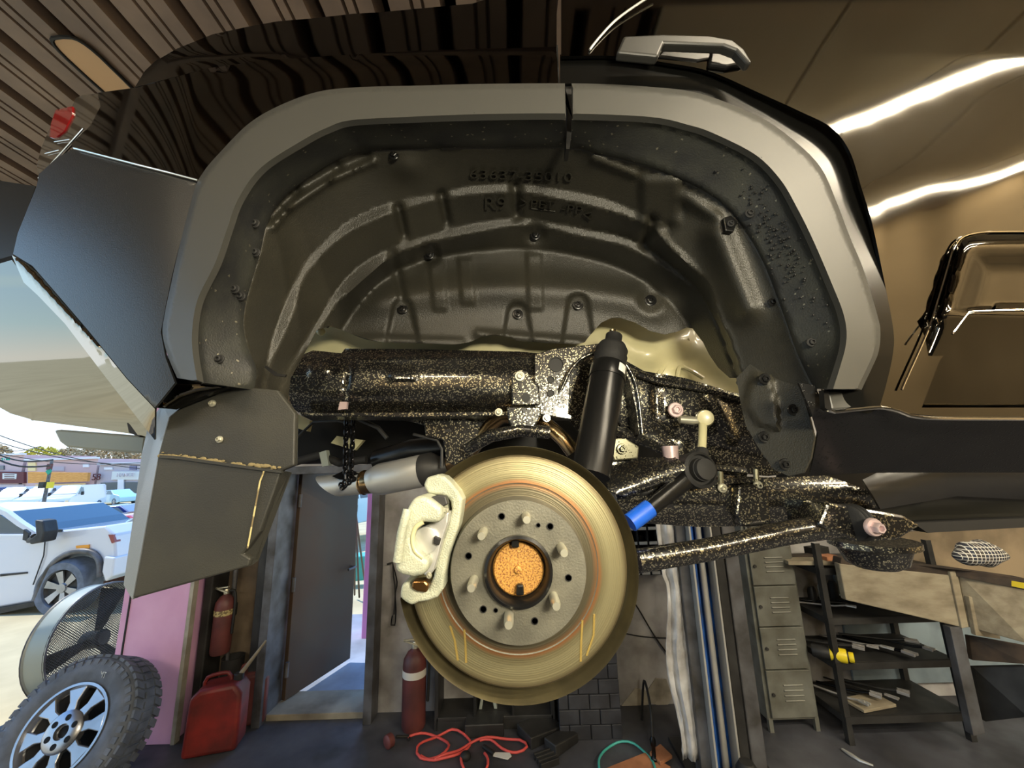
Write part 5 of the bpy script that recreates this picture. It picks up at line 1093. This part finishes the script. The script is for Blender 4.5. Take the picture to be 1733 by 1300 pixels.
# shock tower plate with the arch opening and holes
tp = [(905, 600), (935, 590), (1000, 583), (1035, 580), (1060, 600), (1078, 640), (1086, 690), (1090, 735), (1080, 737), (1074, 690), (1066, 650), (1050, 618), (1030, 606), (1000, 600), (975, 612), (960, 640), (975, 712), (905, 700)]
tw = MB().pp([(905, 600), (935, 590), (1000, 583), (1030, 579), (1050, 586), (1060, 600), (1060, 608), (1030, 600), (1000, 602), (980, 614), (966, 636), (962, 700), (985, 713), (940, 706), (905, 700)], .945, .012).build('shock_tower', 'wet', suv, bevel=.002); lab(tw, 'wet black shock tower plate with round holes')
for (x, y, r) in ((941, 617, 13), (932, 643, 6), (932, 666, 6)): MB().lathe([(rp(r, x, y, .944), 0), (rp(r, x, y, .944), .004), (rp(r, x, y, .944) * .88, .004), (rp(r, x, y, .944) * .86, -.01), (1e-4, -.01)], P(x, y, .9445), NEG, 24).build('hole', 'black', tw, smooth=40)
MB().tube([P(x, y, .915) for x, y in spline([(950, 660), (965, 628), (985, 606), (1010, 597), (1035, 600), (1056, 614), (1072, 640), (1080, 672), (1084, 705), (1087, 735)], 8)], .0042, 8).build('tower_rim', 'wet', tw, smooth=60)
MB().pp([(1058, 610), (1076, 640), (1086, 690), (1088, 735), (1082, 735), (1076, 690), (1066, 646), (1052, 618)], .92, .07).build('tower_web', 'wet', tw)
sheet('tower_back', [(955, 640), (985, 602), (1040, 598), (1078, 650), (1086, 745), (1000, 760), (955, 700)], lambda x, y: 1.03 + 0 * x, 14, 'wet', tw, thick=.004)
# bracket with bolt on the rail
bk = MB().pp([(866, 632), (880, 624), (892, 628), (900, 645), (912, 652), (914, 686), (866, 686)], .935, .02).build('rail_bracket', 'wet', suv, bevel=.003)
bolt('bracket_bolt', 880, 637, .932, 9, 'zinc', bk, h=.008); MB().lathe([(.011, 0), (.011, .002), (1e-4, .002)], P(890, 673, .9345), NEG, 20).build('hole', 'black', bk)
o = MB().pp([(857, 688), (916, 688), (915, 706), (904, 724), (866, 724), (860, 712)], .92, .05).build('bump_bracket', 'wet', suv, bevel=.004)
for (x, y) in ((844, 698), (925, 708)): bolt('flange_nut', x, y, .93, 7, 'zinc', o, h=.01)
# shock absorber
Ysh = .86
s0, s1 = P(1027, 640, Ysh), P(999, 805, .80); r_ = rp(31, 1010, 720, .83)
sh = MB().lathe([(r_ * .98, 0), (r_, .004), (r_, 1.0 * float(np.linalg.norm(s1 - s0)))], s0, Vector((s1 - s0).tolist()), 40).build('shock_absorber', 'satinblack', suv, smooth=40); lab(sh, 'satin black shock absorber body')
ax_ = Vector((s0 - s1).tolist()).normalized(); S0 = Vector(s0.tolist())
MB().lathe([(r_ * 1.04, -.004), (r_ * 1.04, .03), (r_ * .96, .034)], S0, ax_, 40).build('label_collar', 'satinblack', sh, smooth=40)
MB().lathe([(r_ * .96, .034), (r_ * .92, .05), (r_ * .98, .058), (r_ * .90, .066), (r_ * .96, .076), (r_ * .80, .09), (r_ * .5, .10), (r_ * .5, .12)], S0, ax_, 40).build('dust_boot', 'rubber', sh, smooth=50)
for a0, a1 in ((200, 232), (300, 330)):
    MB().lathe([(r_ * 1.05, .006), (r_ * 1.05, .026)], S0, ax_, 8, a0, a1, ref=(0, 1, 0)).build('white_label', 'whitelabel', sh)
MB().lathe([(.012, 0), (.014, .012), (.008, .02), (.008, .04)], P(1039, 584, .93), (0, 0, 1), 12).build('top_stud', 'heat', sh, smooth=40)
MB().pp([(1015, 580), (1055, 582), (1060, 592), (1010, 590)], .92, .04).build('top_mount', 'wet', sh, bevel=.003)
# sway bar link
lk = thing('x', 'x', 'x'); bpy.data.objects.remove(lk)
lk = MB().tube([P(1190, 705, .93), P(1188, 765, .90)], [.010, .009], 12).build('sway_bar_link', 'cream', suv, smooth=50); lab(lk, 'pale sway bar link rod')
MB().lathe([(.020, -.018), (.021, 0), (.018, .012), (.008, .014)], P(1193, 708, .925), (-.3, -.95, 0), 18).build('link_end', 'cream', lk, smooth=40)
MB().tube([P(1150, 710, .93), P(1172, 712, .93), P(1185, 712, .925)], [.009, .011, .007], 12).build('link_stud', 'zinc', lk, smooth=40)
MB().tube([P(1188, 762, .9), P(1186, 790, .88)], [.014, .018], 12).build('link_socket', 'darksteel', lk, smooth=50)
# lateral rod with bushing end (blue marked)
R_ = rp(30, 1180, 790, .85)
rod = MB().tube([P(1160, 812, .86), P(1100, 860, .83), P(1068, 884, .82)], [.020, .0165, .0165], 16).build('lateral_rod', 'satinblack', suv, smooth=50); lab(rod, 'black lateral rod with a blue band')
MB().tube([P(1100, 860, .829), P(1066, 885, .82)], .0185, 16).build('blue_band', 'bluerod', rod, smooth=50)
MB().lathe([(R_ * .75, -.03), (R_ * 1.02, -.02), (R_ * 1.02, .012), (R_ * .86, .016), (R_ * .82, .008), (R_ * .66, .008), (R_ * .64, .02), (1e-4, .022)], P(1180, 796, .86), (.2, -.97, .1), 32).build('bushing', 'rubber', rod, smooth=40)
MB().lathe([(R_ * .6, .018), (R_ * .58, .030), (1e-4, .032)], P(1180, 796, .86), (.2, -.97, .1), 28).build('bushing_cap', 'darksteel', rod, smooth=40)
# trailing arm
ta = MB().tube([P(1076, 950, .80), P(1200, 930, .84), P(1330, 902, .87), P(1450, 884, .87)], [.022, .022, .024, .026], 20).build('trailing_arm', 'wet', suv, smooth=50); lab(ta, 'oily black trailing arm')
for i in range(3): MB().lathe([(.034, -.004), (.038, 0), (.034, .004)], P(1436 + i * 7, 884, .85), (1, .25, .1), 24).build('boot_rib', 'rubber', ta, smooth=50)
b_ = bolt('arm_bolt', 1476, 892, .80, 15, 'pinkzinc', ta, h=.018); lab(b_, 'pinkish zinc bolt head')
MB().pp([(1400, 850), (1460, 860), (1530, 872), (1560, 890), (1520, 915), (1450, 918), (1420, 905), (1385, 890)], .84, .10).build('arm_bracket', 'wet', suv, bevel=.006)
ss = MB().lathe([(rp(62, 1480, 915, .95), 0), (rp(62, 1480, 915, .95), -.012), (rp(50, 1480, 915, .95), -.02), (rp(42, 1480, 915, .95), -.05), (rp(30, 1480, 915, .95), -.06)], P(1475, 914, .97), (0, 0, 1), 36).build('spring_seat', 'wet', suv, smooth=40); lab(ss, 'round black spring seat hanging under the arm')
# cross member, tank, covers at right
def cm(x, y): return .95 - .05 * np.sin(np.clip((y - 780) / 110, 0, 1) * PI) + .02 * np.exp(-((x - 1245) / 5) ** 2)
o = sheet('cross_member', [(1036, 812), (1080, 800), (1160, 815), (1230, 805), (1300, 808), (1400, 805), (1470, 830), (1500, 870), (1440, 880), (1300, 890), (1180, 892), (1080, 885), (1050, 870)], cm, 7, 'wet', suv, thick=.006, smooth=60); lab(o, 'wet black rear cross member')
MB().pp([(1195, 812), (1300, 808), (1300, 816), (1200, 822)], .90, .06).build('member_flange', 'wet', o, bevel=.002)
MB().pp([(1250, 822), (1300, 818), (1306, 890), (1258, 893), (1246, 870)], .885, .03).build('member_strap', 'wet', o, bevel=.005)
for (x, y) in ((1222, 826), (1282, 822)):
    bolt('flange_bolt', x, y, .895, 8, 'zinc', o, h=.01); MB().tube([P(x - 2, y - 6, .9), P(x - 3, y - 28, .9)], .006, 8).build('stud', 'wetmetal', o)
def axl(x, y): return .90 - .06 * np.sin(np.clip((y - 770 + (x - 1100) * .35) / 90, 0, 1) * PI)
o = sheet('axle_housing', [(1020, 790), (1050, 770), (1100, 775), (1140, 772), (1165, 790), (1140, 812), (1100, 830), (1060, 842), (1030, 830)], axl, 6, 'wet', suv, thick=.006); lab(o, 'oily black axle housing')
MB().pp([(1034, 742), (1060, 742), (1082, 756), (1080, 776), (1040, 780), (1032, 765)], .87, .02).build('knuckle_plate', 'wetmetal', suv, bevel=.003)
bolt('knuckle_bolt', 1052, 760, .868, 9, 'wetmetal', suv, h=.012)
MB().lathe([(.016, 0), (.018, .03)], P(1136, 778, .88), (0, 0, 1), 16).build('pink_marked_stud', 'pinkzinc', suv, smooth=40)
# fuel tank and right under covers
def tank(x, y):
    t = (y - (845 - np.clip(x - 1450, 0, 150) * .35 - np.clip(x - 1600, 0, 200) * .05)) / 60
    return .93 - .10 * np.sqrt(np.clip(1 - (np.clip(t, -1.2, 1) * .83) ** 2, 0, 1))
o = sheet('fuel_tank_shield', [(1460, 812), (1500, 792), (1560, 780), (1640, 772), (1820, 768), (1820, 850), (1620, 840), (1560, 850), (1490, 862), (1478, 840)], tank, 9, mat('semi_gloss_plastic', (30, 29, 27), .3, 0, spec=1.7), suv, thick=.005); lab(o, 'smooth semi gloss black shield under the sill')
def cov(x, y): return .90 + .0004 * (y - 830) - .015 * np.exp(-(seg_d(x, y, 1560, 850, 1820, 820) / 18) ** 2)
o = sheet('under_cover', [(1470, 860), (1560, 842), (1700, 830), (1820, 826), (1820, 890), (1700, 882), (1570, 900), (1545, 895), (1500, 880)], cov, 10, mat('under_plastic', (38, 37, 32), .45, 0), suv, thick=.006); lab(o, 'black plastic under cover')
MB().pp([(1545, 885), (1820, 874), (1820, 888), (1570, 902)], .885, .03).build('cover_rail', 'black', suv)
# control arm bits, struts and web behind the rail at left
um = 'wet'
def strut(name, pts, r, m='wet', lb=None):
    o = MB().tube([P(x, y, Y) for x, y, Y in pts], r, 12).build(name, m, suv, smooth=55)
    if lb: lab(o, lb)
    return o
MB().pp([(505, 702), (640, 700), (700, 706), (780, 712), (800, 735), (770, 760), (700, 770), (620, 786), (540, 784), (500, 786), (498, 740)], 1.35, .2).build('rear_crossmember', 'satinblack', suv, bevel=.01)
MB().pp([(640, 705), (760, 702), (830, 708), (820, 728), (740, 726), (690, 712)], 1.05, .03).build('hanger_plate', 'wet', suv, bevel=.003)
MB().pp([(715, 700), (790, 706), (815, 730), (800, 770), (770, 788), (755, 782), (750, 745), (720, 738)], 1.02, .02).build('hanger_bracket', 'wet', suv, bevel=.003)
MB().pp([(752, 727), (762, 726), (763, 731), (753, 732)], 1.017, .003).build('bracket_slot', 'black', suv)
strut('hanger_rod', [(606, 709, 1.1), (640, 724, 1.1), (655, 742, 1.1)], .006, 'darksteel')
strut('brake_line', [(700, 735, 1.05), (740, 745, 1.03), (748, 760, 1.03), (748, 790, 1.03)], .004, 'darksteel')
strut('wiring', [(498, 745, 1.2), (530, 715, 1.2), (570, 712, 1.15), (600, 718, 1.15)], .004, 'rubber')
strut('wiring', [(500, 782, 1.2), (540, 770, 1.2), (575, 784, 1.2), (620, 778, 1.2)], .012, 'rubber')
MB().pp([(540, 766), (552, 762), (556, 788), (545, 790)], 1.18, .02).build('white_tie', 'sheen', suv)
strut('lower_link', [(640, 780, 1.25), (700, 762, 1.2), (770, 757, 1.15)], .035, 'satinblack')
strut('stabiliser_bar', [(790, 760, .98), (830, 738, .95), (880, 728, .93), (930, 732, .93)], .016, 'wet', 'black stabiliser bar above the disc')
MB().pp([(1345, 760), (1400, 740), (1820, 740), (1820, 850), (1500, 860), (1345, 830)], 1.3, .1).build('underbody_backing', 'satinblack', suv, bevel=.01)  # dark plate added to close the bright gap under the sill
axh = MB().pp([(750, 700), (1075, 700), (1090, 735), (1180, 790), (1150, 850), (1050, 840), (960, 800), (800, 800), (752, 760)], 1.55, .3).build('axle_backing', 'satinblack', suv, bevel=.03)  # dark plate added as backing above and behind the disc
# exhaust
mf0, mf1 = P(640, 812, 1.15), P(738, 792, 1.10); dirv = Vector((mf1 - mf0).tolist()); Lm = dirv.length; Rm = rp(27, 690, 803, 1.12)
ex = MB().lathe([(Rm * .66, -.035), (Rm * .80, -.02), (Rm, .01), (Rm, Lm * .88), (Rm * .9, Lm * .93)], mf0, dirv, 40).build('muffler', 'steel', suv, smooth=40); lab(ex, 'brushed steel muffler')
MB().lathe([(Rm * 1.01, Lm * .80), (Rm * 1.01, Lm * .95), (Rm * .6, Lm * 1.1), (Rm * .42, Lm * 1.2)], mf0, dirv, 40).build('muffler_end', 'darksteel', ex, smooth=40)
tp0 = P(634, 815, 1.15); tdir = Vector((P(545, 824, 1.2) - tp0).tolist()); Lt = tdir.length; rt_ = rp(19, 600, 820, 1.17); tn = tdir.normalized()
b = MB(); u = tn.orthogonal(); up_ = Vector((0, 0, 1)); up_ = (up_ - tn * up_.dot(tn)).normalized(); sd_ = tn.cross(up_); vs = []; n = 32
for k in range(n):
    a = 2 * PI * k / n; off = up_ * math.cos(a) * rt_ + sd_ * math.sin(a) * rt_; Ln = Lt * (1.06 + .12 * 0) + math.cos(a) * rt_ * 1.6 * .5
    vs.append(Vector(tp0.tolist()) + off)
for k in range(n):
    a = 2 * PI * k / n; off = up_ * math.cos(a) * rt_ + sd_ * math.sin(a) * rt_; vs.append(Vector(tp0.tolist()) + off + tn * (Lt * .86 + math.cos(a) * rt_ * 1.2))
for k in range(n):
    a = 2 * PI * k / n; off = (up_ * math.cos(a) + sd_ * math.sin(a)) * rt_ * .9; vs.append(Vector(tp0.tolist()) + off + tn * (Lt * .86 + math.cos(a) * rt_ * 1.2))
for k in range(n):
    a = 2 * PI * k / n; off = (up_ * math.cos(a) + sd_ * math.sin(a)) * rt_ * .9; vs.append(Vector(tp0.tolist()) + off)
b.add(vs, [(i * n + k, i * n + (k + 1) % n, (i + 1) * n + (k + 1) % n, (i + 1) * n + k) for i in range(3) for k in range(n)])
b.build('exhaust_tip', 'steel', ex, smooth=40)
MB().lathe([(rt_ * 1.03, .03), (rt_ * 1.08, .034), (rt_ * 1.03, .038)], tp0, tn, 32).build('clamp_ring', 'heat', ex, smooth=40)
MB().lathe([(rt_ * 1.01, -.03), (rt_ * 1.01, .03)], tp0, tn, 32).build('tinted_neck', 'heat', ex, smooth=40)
MB().tube([P(x, y, Y) for x, y, Y in [(745, 792, 1.1), (775, 780, 1.08), (800, 760, 1.05), (830, 720, 1.02), (850, 705, 1.0), (890, 705, 1.0), (930, 722, .98), (955, 745, .95), (970, 765, .95)]], rp(12, 850, 740, 1.0), 16).build('exhaust_pipe', 'heat', ex, smooth=50)
MB().pp([(562, 806), (585, 795), (600, 800), (640, 806), (650, 812), (600, 812), (575, 812)], 1.14, .03).build('heat_strap', 'chain', ex)
# ---------------------------------------------- brake
BYs = .70; bc = P(877, 957, BYs); rad = rp(184, 877, 957, BYs)
brake = M['castcal']
mr = mat('rotor_iron', (150, 142, 112), .4, .7); n = mr.node_tree.nodes; l = mr.node_tree.links; bs = n['Principled BSDF']
t_ = n.new('ShaderNodeTexCoord'); sub = n.new('ShaderNodeVectorMath'); sub.operation = 'SUBTRACT'; sub.inputs[1].default_value = (float(bc[0]), 0, float(bc[2])); sp_ = n.new('ShaderNodeVectorMath'); sp_.operation = 'MULTIPLY'; sp_.inputs[1].default_value = (1, 0, 1)
ln = n.new('ShaderNodeVectorMath'); ln.operation = 'LENGTH'; l.new(t_.outputs['Object'], sub.inputs[0]); l.new(sub.outputs[0], sp_.inputs[0]); l.new(sp_.outputs[0], ln.inputs[0])
nz = n.new('ShaderNodeTexNoise'); nz.noise_dimensions = '1D'; nz.inputs['Scale'].default_value = 420; nz.inputs['Detail'].default_value = 4; l.new(ln.outputs['Value'], nz.inputs['W'])
bp2 = n.new('ShaderNodeBump'); bp2.inputs['Strength'].default_value = .5; bp2.inputs['Distance'].default_value = .0008; l.new(nz.outputs['Fac'], bp2.inputs['Height']); l.new(bp2.outputs[0], bs.inputs['Normal'])
n2 = n.new('ShaderNodeTexNoise'); n2.inputs['Scale'].default_value = 14; l.new(t_.outputs['Object'], n2.inputs['Vector'])
ad = n.new('ShaderNodeMath'); ad.operation = 'MULTIPLY_ADD'; ad.inputs[1].default_value = .006; l.new(n2.outputs['Fac'], ad.inputs[0]); l.new(ln.outputs['Value'], ad.inputs[2])
rm = n.new('ShaderNodeMapRange'); rm.inputs[1].default_value = 0; rm.inputs[2].default_value = float(rad); l.new(ad.outputs[0], rm.inputs[0])
cr2 = n.new('ShaderNodeValToRGB'); el = cr2.color_ramp.elements; el[0].position = .70; el[0].color = (*lin((92, 86, 68)), 1); el[1].position = .76; el[1].color = (*lin((142, 98, 62)), 1)
for ps_, cc in ((.79, (122, 114, 84)), (.86, (146, 139, 106)), (.96, (138, 130, 98)), (1.0, (100, 90, 66))): ee = el.new(ps_); ee.color = (*lin(cc), 1)
l.new(rm.outputs[0], cr2.inputs[0]); l.new(cr2.outputs[0], bs.inputs['Base Color'])
mh = mat('rotor_hat', (112, 110, 98), .5, .45, col2=(94, 92, 82), nscale=22, bump=.25, bscale=300)
rotor = MB().lathe([(rad * .60, .0), (rad * .985, 0), (rad, -.002), (rad, -.012), (rad * .97, -.012), (rad * .97, -.020), (rad, -.020), (rad, -.032), (rad * .6, -.032)], bc, NEG, 128).build('brake_rotor', mr, suv, smooth=30); lab(rotor, 'worn ventilated brake rotor with a rust ring')
hat_h = .030; rh = rp(114, 877, 957, BYs - hat_h)
ctr = P(877, 957, BYs)
MB().lathe([(rad * .735, .001), (rad * .69, -.004), (rh * 1.04, -.004), (rh * 1.02, hat_h * .8), (rh, hat_h), (rh * .50, hat_h), (rh * .48, hat_h * .5)], bc, NEG, 96, caps=False).build('rotor_hat', mh, rotor, smooth=30)
hY = BYs - hat_h
hub = MB().lathe([(rh * .50, hat_h - .004), (rh * .50, hat_h + .012), (rh * .46, hat_h + .014), (rh * .43, hat_h + .010), (rh * .41, hat_h - .004), (rh * .39, hat_h - .012), (1e-4, hat_h - .012)], bc, NEG, 64, caps=False).build('wheel_hub', 'satinblack', suv, smooth=35)
MB().lathe([(rh * .385, hat_h - .011), (rh * .36, hat_h - .007), (rh * .06, hat_h - .006), (rh * .055, hat_h - .001), (rh * .03, hat_h), (1e-4, hat_h)], bc, NEG, 48).build('axle_cap', 'rust', hub, smooth=40)
for (x, y) in ((872, 919), (880, 1000)): MB().pp([(x - 6, y - 10), (x + 6, y - 10), (x + 7, y + 9), (x - 7, y + 9)], hY - .006, .012).build('puller_slot', 'satinblack', hub, bevel=.003)
for (x, y) in ((891, 878), (816, 905), (799, 991), (861, 1052), (940, 1021), (953, 933)):
    q = P(x, y, hY - .03); q[1] = hY
    MB().lathe([(.0075, 0), (.0075, .036), (.0062, .040), (.0058, .044), (1e-4, .044)], q, NEG, 20).build('wheel_stud', 'zinc', hub, smooth=35)
for (x, y, r) in ((849, 874, 6), (931, 891, 6), (793, 941, 6), (962, 978, 6), (818, 1031, 6), (905, 1051, 6), (911, 889, 4), (839, 1033, 4)):
    MB().lathe([(rp(r, x, y, hY), 0), (rp(r, x, y, hY), .0012), (rp(r, x, y, hY) * .8, .0012), (rp(r, x, y, hY) * .75, -.0), (1e-4, 0.0)], P(x, y, hY - .0005), NEG, 18).build('hat_hole', 'black' if r == 6 else 'darksteel', rotor)
# fluid runs down the rotor face
for pts in ([(762, 1060), (770, 1085), (775, 1118)], [(786, 1066), (788, 1090), (789, 1122)], [(986, 1050), (984, 1085), (983, 1120)], [(1006, 1040), (1005, 1075), (993, 1110)]):
    MB().prism([P(x - 2, y, BYs - .0012) for x, y in pts] + [P(x + 1.5, y, BYs - .0012) for x, y in pts[::-1]], (0, .001, 0)).build('fluid_run', mat('amber_fluid', (156, 134, 74), .25, .3), rotor)
# dust shield, open at the caliper
ds = MB().lathe([(rad * .3, -.045), (rad * 1.02, -.045), (rad * 1.05, -.04), (rad * 1.10, -.012), (rad * 1.115, -.008), (rad * 1.12, -.012), (rad * 1.07, -.048), (rad * .3, -.05)], bc + np.array([0, 0, -.006]), NEG, 110, -168, 130, ref=(1, 0, 0)).build('dust_shield', mat('shield_steel', (98, 90, 64), .38, .5, col2=(72, 66, 48), nscale=12), suv, smooth=40); lab(ds, 'dark olive dust shield around the rotor')
# caliper
cp = thing('x', 'x', 'x'); bpy.data.objects.remove(cp)
def cY(Y): return Y
br_ = MB().pp([(716, 822), (722, 808), (740, 803), (752, 806), (761, 814), (776, 832), (783, 846), (780, 870), (776, 892), (768, 915), (758, 945), (752, 975), (750, 998), (740, 1012), (724, 1018), (708, 1020), (696, 1026), (686, 1020), (676, 1012), (679, 990), (690, 984), (704, 1000), (724, 998), (733, 978), (738, 955), (747, 925), (758, 890), (764, 862), (762, 846), (748, 838), (724, 836)], .655, .05).build('caliper_bracket', 'castcal', suv, bevel=.005, seg=3); lab(br_, 'pale cast caliper bracket')
cb = MB().pp([(700, 842), (715, 838), (728, 844), (746, 858), (750, 870), (744, 886), (716, 884), (702, 892), (697, 912), (702, 934), (716, 944), (726, 948), (724, 962), (718, 974), (700, 978), (680, 974), (668, 968), (668, 938), (674, 910), (682, 880), (690, 858)], .605, .085).build('brake_caliper', 'castcal', suv, bevel=.010, seg=3, smooth=40); lab(cb, 'pale cast single piston brake caliper')
MB().pp([(704, 898), (740, 880), (752, 868), (760, 866), (758, 885), (748, 915), (742, 940), (734, 966), (726, 976), (716, 974), (728, 950), (706, 936), (698, 916)], .635, .03).build('caliper_window_plate', 'steel', cb, bevel=.003)
MB().tube([P(x, y, .607) for x, y in spline([(716, 884), (703, 894), (698, 913), (703, 933), (716, 944)], 5)], .0035, 8).build('bore_rim', 'cream', cb, smooth=60)
MB().lathe([(.020, 0), (.020, .004), (.017, .005), (1e-4, .005)], P(722, 914, .635), NEG, 28).build('piston', 'steel', cb, smooth=40)
MB().pp([(735, 908), (745, 913), (742, 924), (733, 920)], .62, .01).build('pad_tab', 'black', cb, bevel=.001)
o = MB().pp([(728, 842), (740, 838), (754, 840), (758, 854), (744, 860), (730, 852)], .62, .02).build('pad_clip', 'darksteel', cb, bevel=.002)
o = MB().pp([(697, 984), (718, 982), (726, 990), (722, 1004), (706, 1002), (696, 996)], .64, .02).build('pad_clip', 'brassclip', cb, bevel=.003)
for (x, y) in ((755, 864), (726, 974)): bolt('pin_bolt', x, y, .628, 5, 'zinc', cb, h=.006)
MB().tube([P(690, 862, .60), P(680, 900, .595), P(673, 950, .60)], .007, 8).build('cast_rib', 'castcal', cb, smooth=50)

# ---------------------------------------------- mud flap
mfd = lambda x, y: .66 + .0004 * (x - 300) * .5
mf = MB().pp([(378, 652), (352, 660), (322, 676), (286, 706), (268, 772), (240, 930), (224, 1014), (420, 959), (424, 945), (411, 937), (440, 900), (476, 797), (498, 788), (500, 700), (470, 660)], .655, .012).build('mud_flap', 'flap', suv, bevel=.003); lab(mf, 'large ribbed mud flap, outer edge bluish with daylight')
MB().pp([(378, 652), (352, 656), (310, 664), (275, 684), (252, 715), (240, 768), (222, 900), (209, 990), (224, 1015), (240, 930), (268, 772), (286, 706), (322, 676), (352, 662)], None, .01, [.655, .66, .68, .70, .72, .72, .72, .72, .655, .655, .655, .655, .655, .655]).build('flap_side', mat('flap_side_daylight', (96, 100, 104), .35, 0, bump=.2, bscale=400), mf, smooth=30)  # side strip paler and bluer: daylight put into its colour
MB().pp([(476, 797), (488, 800), (452, 885), (430, 952), (420, 960), (411, 938), (440, 898)], None, .012, [.655, .68, .68, .68, .655, .655, .655]).build('flap_fold', 'flap', mf, bevel=.002)
MB().tube([P(447, 797, .652), P(440, 815, .652), P(419, 928, .652)], .0013, 6).build('flap_crease', 'label', mf)
b = MB(); rr2 = random.Random(2)
for i in range(60):
    x = 272 + i * 3.4; y = 768 + (x - 272) * .13 + rr2.uniform(-3, 4); b.ball(P(x, y, .653), rp(rr2.uniform(1.5, 4.5), x, y, .655), 4, (1.4, .5, .8))
o = b.build('dried_mud', mat('dried_mud', (122, 110, 78), .95), mf); o['kind'] = 'stuff'
MB().pp([(270, 770), (300, 772), (400, 786), (476, 797), (476, 801), (400, 791), (300, 777), (269, 775)], .65, .006).build('flap_ridge', 'flap', mf)
for (x, y) in ((360, 683), (372, 744)): bolt('flap_screw', x, y, .654, 6, 'zinc', mf)
# chain over the exhaust
ch = thing('hanging_chain', 'dark steel chain hanging over the exhaust tip', 'chain', P(592, 700, 1.10))
def link(c, u, v, ax_, r=.0032, L=.017, W_=.010):
    c = Vector(c); pts = []
    for k in range(14):
        a = 2 * PI * k / 14; pts.append(c + Vector(u) * math.cos(a) * W_ * .5 + Vector(v) * (math.sin(a) * W_ * .5 + (L - W_) * .5 * (1 if math.sin(a) > 0 else -1)))
    return MB().tube(pts, r, 6, closed=True)
k = 0
for (xa, ya, xb, yb) in ((586, 712, 584, 802), (598, 712, 594, 806)):
    a = Vector(P(xa, ya, 1.10).tolist()); c = Vector(P(xb, yb, 1.10).tolist()); Ld = (c - a).length; nl = int(Ld / .0125); v = (c - a).normalized()
    for i in range(nl):
        u = Vector((1, 0, 0)) if i % 2 else Vector((.25, 1, 0)).normalized()
        link(a + v * (i + .5) * Ld / nl, u, v, None).build('chain_link', 'chain', ch, smooth=60)
for i in range(7):
    a = i * .9; link(Vector(P(588 + 9 * math.sin(a), 806 + 3 * i, 1.09).tolist()), Vector((math.cos(a), .3, math.sin(a))).normalized(), Vector((-math.sin(a), 0, math.cos(a))), None).build('chain_link', 'chain', ch, smooth=60)
